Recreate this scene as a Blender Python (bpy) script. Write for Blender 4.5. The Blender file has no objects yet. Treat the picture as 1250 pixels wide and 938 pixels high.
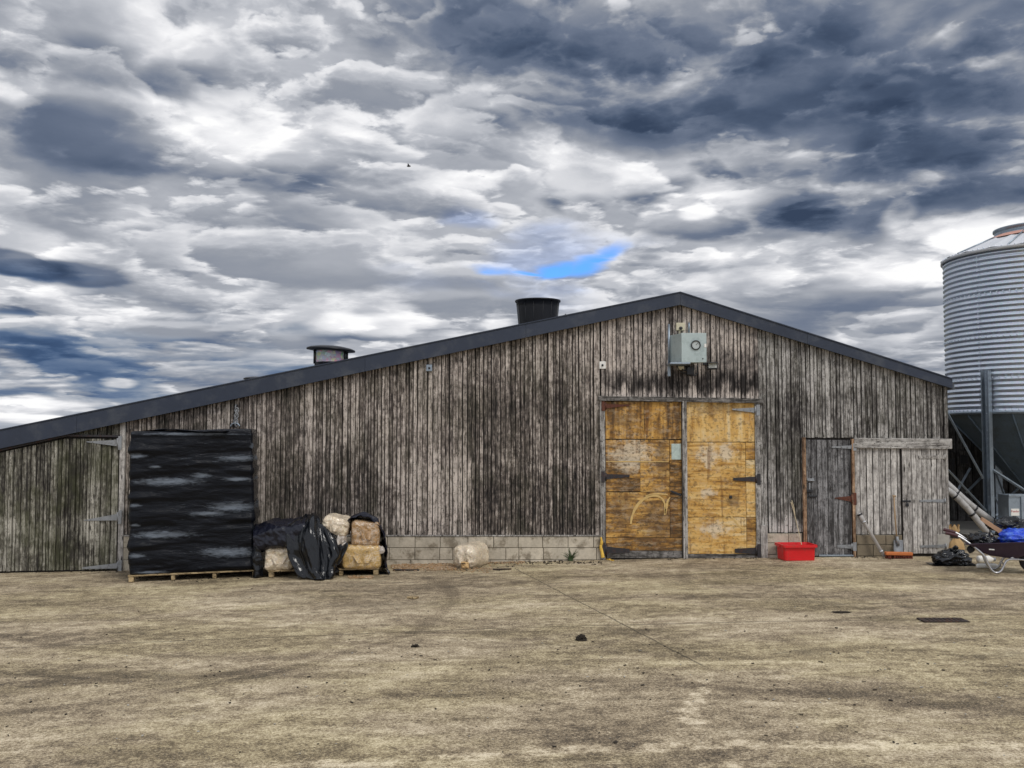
import bpy, bmesh, math, random
from mathutils import Vector, Matrix, noise as mnoise
R = math.radians
random.seed(7)
SC = bpy.context.scene
COL = SC.collection

# ------------------------------------------------------------------ camera
CAM_Y, CAM_Z, FPX, PITCH = -16.9, 2.11, 1200.0, R(2.91)
cam_d = bpy.data.cameras.new('camera')
cam_d.sensor_width = 36.0
cam_d.lens = FPX / 1250.0 * 36.0
cam_d.clip_end = 3000
cam = bpy.data.objects.new('camera', cam_d)
COL.objects.link(cam)
cam.location = (0, CAM_Y, CAM_Z)
cam.rotation_euler = (math.pi / 2 + PITCH, 0, 0)
SC.camera = cam
SC.view_settings.view_transform = 'Standard'
SC.view_settings.look = 'None'
SC.view_settings.exposure = 0.0
SC.view_settings.gamma = 1.0
SC.view_settings.use_curve_mapping = False


def ray(px, py):
    a, b = (px - 625.0) / FPX, (469.0 - py) / FPX
    cp, sp = math.cos(PITCH), math.sin(PITCH)
    return Vector((a, cp - b * sp, sp + b * cp))


def P(px, py, Y=0.0):
    """point on the upright plane y = Y that the survey of the photograph gives for (px, py)"""
    d = ray(px, py)
    t = (Y - CAM_Y) / d.y
    return Vector((d.x * t, Y, CAM_Z + d.z * t))


# ------------------------------------------------------------------ node helper
class NT:
    def __init__(s, tree):
        s.t = tree

    def put(s, sock, v):
        if isinstance(v, bpy.types.NodeSocket):
            s.t.links.new(v, sock)
        elif v is not None:
            if isinstance(v, (tuple, list)) and len(v) == 3 and sock.type == 'RGBA':
                v = (*v, 1)
            sock.default_value = v

    def node(s, typ, ins=None, **props):
        n = s.t.nodes.new(typ)
        for k, v in props.items():
            setattr(n, k, v)
        for k, v in (ins or {}).items():
            s.put(n.inputs[k], v)
        return n

    def m(s, op, a, b=None, c=None, clamp=False):
        n = s.node('ShaderNodeMath', operation=op, use_clamp=clamp)
        for i, v in enumerate((a, b, c)):
            if v is not None:
                s.put(n.inputs[i], v)
        return n.outputs[0]

    def vm(s, op, a, b=None, scale=None):
        n = s.node('ShaderNodeVectorMath', operation=op)
        s.put(n.inputs[0], a)
        if b is not None:
            s.put(n.inputs[1], b)
        if scale is not None:
            s.put(n.inputs['Scale'], scale)
        return n.outputs['Value'] if op in ('LENGTH', 'DOT_PRODUCT', 'DISTANCE') else n.outputs[0]

    def map(s, v, loc=(0, 0, 0), rot=(0, 0, 0), scale=(1, 1, 1), typ='POINT'):
        n = s.node('ShaderNodeMapping', vector_type=typ)
        s.put(n.inputs['Vector'], v)
        n.inputs['Location'].default_value = loc
        n.inputs['Rotation'].default_value = rot
        n.inputs['Scale'].default_value = scale
        return n.outputs[0]

    def noise(s, v, scale=1.0, detail=4.0, rough=0.5, dist=0.0, col=False, lac=2.0):
        n = s.node('ShaderNodeTexNoise', {'Vector': v, 'Scale': scale, 'Detail': detail, 'Roughness': rough, 'Distortion': dist, 'Lacunarity': lac})
        return n.outputs['Color' if col else 'Fac']

    def voro(s, v, scale=1.0, out='Distance', rand=1.0, feature='F1'):
        n = s.node('ShaderNodeTexVoronoi', {'Vector': v, 'Scale': scale, 'Randomness': rand}, feature=feature)
        return n.outputs[out]

    def mr(s, v, a, b, c=0.0, d=1.0, smooth=True):
        n = s.node('ShaderNodeMapRange', interpolation_type='SMOOTHSTEP' if smooth else 'LINEAR')
        for i, x in enumerate((v, a, b, c, d)):
            s.put(n.inputs[i], x)
        return n.outputs[0]

    def ramp(s, f, stops, interp='LINEAR'):
        n = s.node('ShaderNodeValToRGB')
        cr = n.color_ramp
        cr.interpolation = interp
        while len(cr.elements) < len(stops):
            cr.elements.new(0.5)
        for e, (p, c) in zip(cr.elements, stops):
            e.position = p
            e.color = (*c, 1) if isinstance(c, (tuple, list)) else (c, c, c, 1)
        s.put(n.inputs[0], f)
        return n.outputs[0]

    def mix(s, f, a, b, mode='MIX'):
        n = s.node('ShaderNodeMix', data_type='RGBA', blend_type=mode)
        s.put(n.inputs[0], f)
        s.put(n.inputs[6], a)
        s.put(n.inputs[7], b)
        return n.outputs[2]

    def sep(s, v):
        n = s.node('ShaderNodeSeparateXYZ')
        s.put(n.inputs[0], v)
        return n.outputs

    def comb(s, x, y, z):
        n = s.node('ShaderNodeCombineXYZ')
        for i, q in enumerate((x, y, z)):
            s.put(n.inputs[i], q)
        return n.outputs[0]

    def bump(s, h, strength=0.5, dist=0.02, normal=None):
        n = s.node('ShaderNodeBump', {'Strength': strength, 'Distance': dist, 'Height': h})
        if normal is not None:
            s.put(n.inputs['Normal'], normal)
        return n.outputs[0]


def srgb(r, g, b):
    f = lambda c: (c / 255 / 12.92) if c / 255 <= 0.04045 else ((c / 255 + 0.055) / 1.055) ** 2.4
    return (f(r), f(g), f(b))


# ------------------------------------------------------------------ sky
SUN_AZ, SUN_EL = R(145), R(50)       # azimuth measured from +Y (into the picture) towards +X
W = bpy.data.worlds.new('World')
SC.world = W
W.use_nodes = True
W.node_tree.nodes.clear()
w = NT(W.node_tree)
tc = w.node('ShaderNodeTexCoord')
D = tc.outputs['Generated']
dx, dy, dz = w.sep(D)
az = w.m('ARCTAN2', dx, dy)
el = w.m('ARCSINE', dz)
uv0 = w.comb(w.m('MULTIPLY', az, 12.0), w.m('MULTIPLY', el, 12.0), 0.0)
zl = w.m('LOGARITHM', w.m('ADD', w.m('MAXIMUM', dz, 0.0), 0.13), math.e)
q = w.comb(w.m('MULTIPLY', dx, 0.62), w.m('MULTIPLY', dy, 0.62), w.m('MULTIPLY', zl, 0.66))
wn = w.vm('SUBTRACT', w.noise(q, 4.5, 4, 0.6, col=True), (0.5, 0.5, 0.5))
uv = w.vm('ADD', uv0, w.vm('MULTIPLY', wn, (1.9, 1.1, 0.0)))
qw = w.vm('ADD', q, w.vm('SCALE', wn, scale=0.055))


def heap(v, k):
    """heaped cloud relief: rounded puffs (fractal cells) over a fractal sum"""
    n = w.node('ShaderNodeTexNoise', {'Vector': v, 'Scale': 6.5 * k, 'Detail': 5.0, 'Roughness': 0.60, 'Lacunarity': 2.15, 'Offset': 0.9, 'Gain': 1.6}, noise_type='RIDGED_MULTIFRACTAL', normalize=True)
    puff = w.m('SUBTRACT', 0.86, n.outputs['Fac'])
    return w.m('MULTIPLY_ADD', puff, 0.62, w.m('MULTIPLY', w.m('SUBTRACT', w.noise(v, 10.0 * k, 9, 0.64), 0.5), 1.25))


fine = heap(w.vm('ADD', qw, (3.1, 0, 7.7)), 1.0)


def uvpx(px, py):
    d = ray(px, py).normalized()
    return math.atan2(d.x, d.y) * 12, math.asin(d.z) * 12


KT = 0.62
# cloud masses: (px, py, radius x, radius y, tilt degrees, lightness change, softness)
BLOBS = [
    # upper left
    (190, 38, 190, 55, -4, 0.12, 0.7), (120, 84, 175, 24, 5, -0.20, 0.5), (60, 152, 135, 30, 10, -0.24, 0.35),
    (50, 108, 110, 14, 3, 0.12, 0.5), (250, 120, 110, 26, 4, -0.06, 0.6), (90, 15, 120, 18, 0, -0.05, 0.6),
    # middle bright bank with a grey base
    (350, 172, 175, 42, -3, 0.20, 0.55), (300, 182, 55, 22, 0, 0.16, 0.6), (425, 166, 75, 24, 5, 0.17, 0.5),
    (330, 217, 165, 17, 2, -0.26, 0.5), (480, 212, 60, 12, 5, -0.10, 0.5), (255, 262, 120, 18, 0, -0.12, 0.6), (430, 300, 140, 22, 0, 0.08, 0.7),
    (100, 245, 130, 40, 4, 0.00, 0.7), (560, 225, 70, 26, 0, 0.18, 0.5), (480, 262, 120, 12, 2, -0.08, 0.5),
    # low left: small cumulus with dark bases
    (2, 282, 46, 24, 12, 0.20, 0.3), (4, 316, 46, 14, 8, -0.40, 0.3), (92, 312, 48, 16, 0, 0.12, 0.35), (85, 331, 58, 11, -2, -0.26, 0.35),
    (28, 357, 60, 20, 14, 0.24, 0.3), (10, 386, 52, 13, 6, -0.42, 0.3), (130, 402, 95, 26, 6, 0.20, 0.4), (200, 388, 130, 16, 4, -0.16, 0.5),
    (90, 452, 260, 34, 2, -0.42, 0.45), (250, 428, 90, 16, -4, -0.26, 0.5), (40, 487, 90, 10, 3, 0.36, 0.5), (30, 432, 70, 13, 4, -0.12, 0.5),
    (175, 468, 22, 7, 0, 0.34, 0.4), (330, 352, 120, 14, 0, 0.10, 0.6),
    # puffs above the roof
    (375, 398, 50, 30, -8, 0.22, 0.3), (405, 425, 60, 22, 0, -0.14, 0.5), (468, 392, 56, 28, -6, 0.30, 0.3), (490, 404, 46, 16, 0, 0.14, 0.4),
    (520, 408, 34, 15, 0, -0.12, 0.5), (604, 397, 30, 20, -8, 0.34, 0.3), (448, 370, 30, 10, 0, -0.12, 0.4), (560, 356, 120, 16, -3, 0.12, 0.6),
    # upper right: heavy dark deck
    (610, 30, 310, 80, 6, -0.36, 0.6), (565, 42, 90, 26, 4, -0.12, 0.6), (440, 70, 130, 50, 20, -0.18, 0.6), (660, 62, 90, 18, 4, -0.08, 0.6),
    (840, 74, 110, 22, 4, -0.18, 0.6), (960, 42, 110, 22, -5, -0.16, 0.6), (1020, 110, 340, 150, 8, -0.38, 0.5), (740, 115, 250, 55, 4, -0.22, 0.6),
    (935, 100, 80, 18, -4, 0.13, 0.5), (690, 92, 85, 14, 4, 0.15, 0.5), (1110, 94, 85, 28, 0, -0.20, 0.5), (1165, 40, 62, 24, -18, 0.26, 0.5),
    (1215, 80, 50, 40, 0, -0.10, 0.6), (1130, 170, 100, 28, 5, -0.20, 0.5), (975, 175, 52, 26, 0, 0.20, 0.45), (972, 243, 60, 22, 8, -0.18, 0.6),
    (1200, 226, 120, 30, -3, -0.30, 0.5), (1045, 245, 85, 44, 0, -0.22, 0.6), (1030, 280, 55, 26, 20, -0.22, 0.5), (1080, 215, 60, 16, 0, 0.06, 0.5), (1090, 255, 20, 26, 0, 0.24, 0.4),
    # bright gap under the deck
    (690, 215, 115, 52, 0, 0.30, 0.5), (850, 222, 85, 45, -10, 0.20, 0.3), (840, 262, 62, 24, 6, -0.28, 0.3), (795, 232, 42, 14, -14, -0.24, 0.3), (880, 205, 30, 12, 20, -0.2, 0.25), (865, 240, 26, 12, 0, 0.3, 0.25),
    (652, 252, 34, 10, 22, -0.28, 0.5), (720, 252, 50, 13, -4, -0.18, 0.4),
    (1200, 290, 110, 42, 0, 0.45, 0.5), (1080, 322, 130, 26, -4, 0.26, 0.5), (900, 318, 110, 24, 0, 0.22, 0.5), (1060, 376, 130, 28, 3, -0.14, 0.5),
    (1132, 346, 30, 13, 6, -0.22, 0.6), (1080, 420, 140, 26, 8, -0.14, 0.6), (880, 350, 90, 14, 0, 0.10, 0.5), (1130, 440, 90, 14, 6, -0.12, 0.6), (1140, 400, 40, 20, 0, 0.08, 0.5),
    (800, 330, 60, 16, 0, 0.14, 0.5),
]
# heaped clouds: crisp fronts lit from above (the optical depth above each point greys it), over a brighter veil
def layer(off, k, thr, under, steps=((0.018, 0.42), (0.040, 0.34), (0.070, 0.24)), h0=None, deep=0.66):
    ql = w.vm('ADD', qw, off)
    h0 = h0 if h0 is not None else heap(ql, k)
    occ = None
    for (oz, wt) in steps:
        s_ = w.mr(heap(w.vm('ADD', ql, (oz * 0.22 / k, 0, oz / k)), k), -0.25, 0.30, 0.0, wt)
        occ = s_ if occ is None else w.m('ADD', occ, s_)
    al = w.mr(h0, thr - 0.02, thr + 0.19)
    tf = w.m('MULTIPLY_ADD', h0, 0.12, w.m('MULTIPLY_ADD', occ, -deep, 1.0))
    return w.m('ADD', w.m('MULTIPLY', w.m('SUBTRACT', 1.0, al), under), w.m('MULTIPLY', al, tf))


veil_t = w.m('MULTIPLY_ADD', w.noise(q, 14.0, 7, 0.6), 0.6, 0.26)
tone = layer((7.7, 1.0, 2.2), 2.1, -0.16, veil_t, ((0.025, 0.55), (0.06, 0.45)))
tone = layer((3.1, 0, 7.7), 1.0, -0.12, tone, h0=fine)
tone = layer((11.3, 4.0, 5.1), 1.45, -0.02, tone, ((0.02, 0.55), (0.055, 0.45)))
L = w.m('MULTIPLY', tone, 1e-4)
uvc = uv
for i, (bx, by, rx, ry, tilt, amp, soft) in enumerate(BLOBS):
    cu, cv = uvpx(bx, by)
    if i % 6 == 0:      # keeps the shader evaluating the masses in turn
        n = w.node('ShaderNodeVectorMath', operation='MULTIPLY_ADD')
        w.put(n.inputs[0], L)
        n.inputs[1].default_value = (1e-5, 1e-5, 0)
        w.put(n.inputs[2], uv)
        uvc = n.outputs[0]
    t = w.map(uvc, loc=(cu, cv, 0), rot=(0, 0, -R(tilt)), scale=(rx / 100, ry / 100, 1), typ='TEXTURE')
    r = w.vm('LENGTH', t)
    f = w.m('MULTIPLY_ADD', fine, 0.75 if rx > 150 else (1.1 if rx > 70 else 1.6), w.m('SUBTRACT', 1.0, r))
    L = w.m('ADD', L, w.mr(f, -0.2, soft * 1.2 + 0.25, 0.0, amp))
gain = w.m('MULTIPLY_ADD', w.m('MINIMUM', L, 0.0), 0.5, KT)
L = w.m('ADD', w.m('ADD', L, 0.66), w.m('MULTIPLY', w.m('SUBTRACT', tone, 0.66), w.m('MAXIMUM', gain, 0.46)))
L = w.m('MULTIPLY_ADD', w.m('SUBTRACT', w.noise(q, 30.0, 6, 0.62), 0.5), 0.06, L)
cloud = w.ramp(L, [(0.00, srgb(55, 69, 92)), (0.18, srgb(77, 91, 114)), (0.36, srgb(108, 119, 139)), (0.52, srgb(153, 158, 168)),
                   (0.68, srgb(190, 193, 200)), (0.82, srgb(224, 225, 229)), (0.95, srgb(247, 247, 249)), (1.0, srgb(255, 255, 255))])


def region(px, py, rx, ry, tilt, lo, hi, k=1.0):
    cu, cv = uvpx(px, py)
    t = w.map(uvc, loc=(cu, cv, 0), rot=(0, 0, -R(tilt)), scale=(rx / 100, ry / 100, 1), typ='TEXTURE')
    return w.mr(w.m('MULTIPLY_ADD', fine, k, w.m('SUBTRACT', 1.0, w.vm('LENGTH', t))), lo, hi)


# deep blue shade low on the left
lowblue = region(90, 440, 330, 80, 2, 0.0, 0.6)
cloud = w.mix(w.m('MULTIPLY', lowblue, 0.75), cloud, w.mix(w.mr(L, 0.15, 0.75), w.mix(1.0, cloud, (0.66, 0.95, 1.24), 'MULTIPLY'), cloud))
sky = w.node('ShaderNodeTexSky', sky_type='NISHITA', sun_disc=False, sun_elevation=SUN_EL, sun_rotation=SUN_AZ)
sky.air_density = 1.0
sky.dust_density = 0.3
clear = w.mix(1.0, w.vm('SCALE', sky.outputs[0], scale=0.12), (0.40, 0.85, 1.6), 'MULTIPLY')
hole = w.m('MAXIMUM', w.m('MAXIMUM', region(690, 324, 46, 15, -10, -0.05, 0.9, 1.2), region(732, 312, 40, 23, -30, -0.05, 0.9, 1.2)), w.m('MAXIMUM', region(604, 322, 42, 18, 8, 0.0, 1.0, 1.4), region(648, 326, 40, 5, 4, 0.0, 1.3, 1.6)))
veil = w.m('MAXIMUM', region(668, 314, 150, 52, -4, 0.0, 0.9), region(560, 275, 60, 18, 0, 0.0, 0.9))
cloud = w.mix(w.m('MULTIPLY', veil, 0.60), cloud, w.mix(1.0, cloud, (0.62, 0.78, 1.15), 'MULTIPLY'))
full = w.mix(hole, cloud, clear)
# the overcast deck is brighter overhead and behind the viewpoint
high = w.m('MAXIMUM', w.mr(dz, 0.46, 0.75), w.mr(dy, 0.1, -0.4))
full = w.vm('SCALE', full, scale=w.m('MULTIPLY_ADD', high, 0.75, 1.0))
full = w.mix(w.mr(dz, -0.02, 0.01), (0.16, 0.14, 0.10), full)
bg = w.node('ShaderNodeBackground', {'Color': full, 'Strength': 1.0})
wo = w.node('ShaderNodeOutputWorld')
W.node_tree.links.new(bg.outputs[0], wo.inputs[0])
W.cycles.sampling_method = 'MANUAL'
W.cycles.sample_map_resolution = 512

sun_d = bpy.data.lights.new('sun', 'SUN')
sun_d.energy = 1.5
sun_d.angle = R(14)
sun_d.color = (1.0, 0.96, 0.90)
sun = bpy.data.objects.new('sun', sun_d)
COL.objects.link(sun)
sd = Vector((math.sin(SUN_AZ) * math.cos(SUN_EL), math.cos(SUN_AZ) * math.cos(SUN_EL), math.sin(SUN_EL)))
sun.rotation_euler = (-sd).to_track_quat('-Z', 'Y').to_euler()


# ------------------------------------------------------------------ mesh helpers
class MB:
    """collects shapes in world coordinates and links them as ONE mesh object"""
    def __init__(s):
        s.v, s.f, s.sm = [], [], []

    def poly(s, verts, faces, smooth=False):
        o = len(s.v)
        s.v += [Vector(p) for p in verts]
        s.f += [tuple(i + o for i in f) for f in faces]
        s.sm += [smooth] * len(faces)
        return s

    def hexa(s, c):
        """eight corners: bottom ring 0-3 counter-clockwise seen from above, top ring 4-7"""
        return s.poly(c, [(3, 2, 1, 0), (4, 5, 6, 7), (0, 1, 5, 4), (1, 2, 6, 5), (2, 3, 7, 6), (3, 0, 4, 7)])

    def box(s, c, size, rot=None):
        hx, hy, hz = size[0] / 2, size[1] / 2, size[2] / 2
        m = rot or Matrix.Identity(3)
        c = Vector(c)
        p = [(-hx, -hy, -hz), (hx, -hy, -hz), (hx, hy, -hz), (-hx, hy, -hz), (-hx, -hy, hz), (hx, -hy, hz), (hx, hy, hz), (-hx, hy, hz)]
        return s.hexa([c + m @ Vector(q) for q in p])

    def bbox(s, c, size, b=0.006, rot=None):
        """box with chamfered edges"""
        bm = bmesh.new()
        bmesh.ops.create_cube(bm, size=1.0)
        for v in bm.verts:
            v.co = Vector((v.co.x * size[0], v.co.y * size[1], v.co.z * size[2]))
        bmesh.ops.bevel(bm, geom=bm.edges[:], offset=min(b, min(size) * 0.45), segments=2, affect='EDGES', profile=0.6)
        return s.bm(bm, c, rot)

    def bm(s, bm, c=(0, 0, 0), rot=None, smooth=False):
        m = rot or Matrix.Identity(3)
        c = Vector(c)
        bm.verts.index_update()
        s.poly([c + m @ v.co for v in bm.verts], [tuple(v.index for v in f.verts) for f in bm.faces], smooth)
        bm.free()
        return s

    def slab(s, pts, y0, y1):
        """upright outline (list of points, x and z used, clockwise or not) between two depths"""
        n = len(pts)
        a = [(p[0], y0, p[-1]) for p in pts]
        b = [(p[0], y1, p[-1]) for p in pts]
        area = sum(pts[i][0] * pts[(i + 1) % n][-1] - pts[(i + 1) % n][0] * pts[i][-1] for i in range(n))
        fr, bk = tuple(range(n)), tuple(range(2 * n - 1, n - 1, -1))
        fs = [fr, bk] + [(i, i + n, (i + 1) % n + n, (i + 1) % n) for i in range(n)]
        if area < 0:
            fs = [tuple(reversed(f)) for f in fs]
        return s.poly(a + b, fs)

    def tube(s, pts, r, seg=10, cap=True, smooth=True):
        pts = [Vector(p) for p in pts]
        rr = r if isinstance(r, (list, tuple)) else [r] * len(pts)
        vs, n = [], len(pts)
        ref = Vector((0, 0, 1))
        prev = None
        for i, p in enumerate(pts):
            t = (pts[min(i + 1, n - 1)] - pts[max(i - 1, 0)]).normalized()
            if prev is None:
                a = ref if abs(t.dot(ref)) < 0.9 else Vector((1, 0, 0))
                u = t.cross(a).normalized()
            else:
                u = (prev - t * prev.dot(t)).normalized()
            prev = u
            v = t.cross(u)
            for k in range(seg):
                an = 2 * math.pi * k / seg
                vs.append(p + (u * math.cos(an) + v * math.sin(an)) * rr[i])
        fs = []
        for i in range(n - 1):
            for k in range(seg):
                k2 = (k + 1) % seg
                fs.append((i * seg + k, i * seg + k2, (i + 1) * seg + k2, (i + 1) * seg + k))
        s.poly(vs, fs, smooth)
        if cap:
            o = len(s.v) - len(vs)
            s.f += [tuple(o + k for k in reversed(range(seg))), tuple(o + (n - 1) * seg + k for k in range(seg))]
            s.sm += [False, False]
        return s

    def lathe(s, prof, c, seg=32, smooth=True, rot=None, a0=0.0, a1=2 * math.pi):
        m = rot or Matrix.Identity(3)
        c = Vector(c)
        full = abs(a1 - a0 - 2 * math.pi) < 1e-6
        ns = seg if full else seg + 1
        vs = []
        for (r, z) in prof:
            for k in range(ns):
                an = a0 + (a1 - a0) * k / seg
                vs.append(c + m @ Vector((r * math.cos(an), r * math.sin(an), z)))
        fs = []
        for i in range(len(prof) - 1):
            for k in range(seg):
                k2 = (k + 1) % ns
                fs.append((i * ns + k, i * ns + k2, (i + 1) * ns + k2, (i + 1) * ns + k))
        return s.poly(vs, fs, smooth)

    def grid(s, fn, nu, nv, smooth=True):
        vs = [fn(i / nu, j / nv) for j in range(nv + 1) for i in range(nu + 1)]
        fs = [(j * (nu + 1) + i, j * (nu + 1) + i + 1, (j + 1) * (nu + 1) + i + 1, (j + 1) * (nu + 1) + i) for j in range(nv) for i in range(nu)]
        return s.poly(vs, fs, smooth)

    def build(s, name, mat, parent=None, kind=None):
        me = bpy.data.meshes.new(name)
        inv = wmat(parent).inverted() if parent is not None else None
        vs = [inv @ v for v in s.v] if inv is not None else s.v
        if parent is None:
            c = Vector((0, 0, 0))
            if kind is None and vs:
                c = sum(vs, Vector((0, 0, 0))) / len(vs)
                c.z = min(v.z for v in vs)
            vs = [v - c for v in vs]
        me.from_pydata([tuple(v) for v in vs], [], s.f)
        me.polygons.foreach_set('use_smooth', s.sm)
        me.materials.append(mat)
        me.update()
        o = bpy.data.objects.new(name, me)
        COL.objects.link(o)
        if parent is not None:
            o.parent = parent
        else:
            o.location = c
            if kind:
                o['kind'] = kind
        return o


def wmat(o):
    m = o.matrix_basis
    p = o.parent
    while p is not None:
        m = p.matrix_basis @ m
        p = p.parent
    return m


def thing(name, label, cat, loc, group=None, rz=0.0):
    o = bpy.data.objects.new(name, None)
    o.empty_display_size = 0.2
    COL.objects.link(o)
    o.location = loc
    o.rotation_euler = (0, 0, rz)
    return tag(o, label, cat, group)


def tag(o, label, cat, group=None):
    o['label'] = label
    o['category'] = cat
    if group:
        o['group'] = group
    return o


def copy_tree(o, parent=None):
    c = o.copy()
    COL.objects.link(c)
    if parent is not None:
        c.parent = parent
    for ch in list(o.children):
        copy_tree(ch, c)
    return c


def softbox(h, r, n, disp=None):
    """rounded box of half sizes h, corner radius r, n = cells per axis; disp(point, normal) -> shift along the normal"""
    bm = bmesh.new()
    cache = {}

    def vert(p):
        k = tuple(round(x, 6) for x in p)
        if k not in cache:
            q = Vector((p[0] * h[0], p[1] * h[1], p[2] * h[2]))
            inn = Vector([max(-h[i] + r, min(h[i] - r, q[i])) for i in range(3)])
            d = q - inn
            nn = d.normalized() if d.length > 1e-9 else Vector((0, 0, 1))
            q = inn + nn * r
            if disp:
                q = q + nn * disp(q, nn)
            cache[k] = bm.verts.new(q)
        return cache[k]
    for ax in range(3):
        u, v = (ax + 1) % 3, (ax + 2) % 3
        for sgn in (-1, 1):
            for i in range(n[u]):
                for j in range(n[v]):
                    ps = []
                    for (a, b) in ((0, 0), (1, 0), (1, 1), (0, 1)):
                        p = [0, 0, 0]
                        p[ax] = sgn
                        p[u] = -1 + 2 * (i + a) / n[u]
                        p[v] = -1 + 2 * (j + b) / n[v]
                        ps.append(vert(p))
                    if sgn < 0:
                        ps.reverse()
                    if len(set(ps)) == 4:
                        bm.faces.new(ps)
    return bm


def nz(p, s=1.0, o=4):
    return mnoise.fractal(Vector(p) * s, 0.9, 2.1, o, noise_basis='PERLIN_ORIGINAL')


def ridge(p, s=1.0, o=4):
    return mnoise.ridged_multi_fractal(Vector(p) * s, 0.9, 2.1, o, 1.0, 2.0, noise_basis='PERLIN_ORIGINAL')


def catmull(rows, u, v):
    def c1(p, t):
        n = len(p) - 1
        x = min(max(t, 0), 1) * n
        i = min(int(x), n - 1)
        f = x - i
        a, b, c, d = p[max(i - 1, 0)], p[i], p[i + 1], p[min(i + 2, n)]
        return 0.5 * (2 * b + (c - a) * f + (2 * a - 5 * b + 4 * c - d) * f * f + (3 * b - a - 3 * c + d) * f ** 3)
    return c1([c1(r, u) for r in rows], v)


# ------------------------------------------------------------------ materials
def material(name):
    m = bpy.data.materials.new(name)
    m.use_nodes = True
    m.node_tree.nodes.clear()
    t = NT(m.node_tree)
    bs = t.node('ShaderNodeBsdfPrincipled')
    out = t.node('ShaderNodeOutputMaterial')
    m.node_tree.links.new(bs.outputs[0], out.inputs[0])
    t.bs = bs
    t.obj = t.node('ShaderNodeTexCoord').outputs['Object']
    t.geo = t.node('ShaderNodeNewGeometry')
    t.pos = t.geo.outputs['Position']
    t.rnd = t.geo.outputs['Random Per Island']
    return m, t


def fin(t, col, rough=0.7, normal=None, metal=0.0, spec=0.5, coat=0.0, alpha=None, coat_rough=0.1, trans=None):
    b = t.bs
    t.put(b.inputs['Base Color'], col)
    t.put(b.inputs['Roughness'], rough)
    t.put(b.inputs['Metallic'], metal)
    t.put(b.inputs['Specular IOR Level'], spec)
    if coat:
        t.put(b.inputs['Coat Weight'], coat)
        t.put(b.inputs['Coat Roughness'], coat_rough)
    if normal is not None:
        t.put(b.inputs['Normal'], normal)
    if alpha is not None:
        t.put(b.inputs['Alpha'], alpha)


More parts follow.
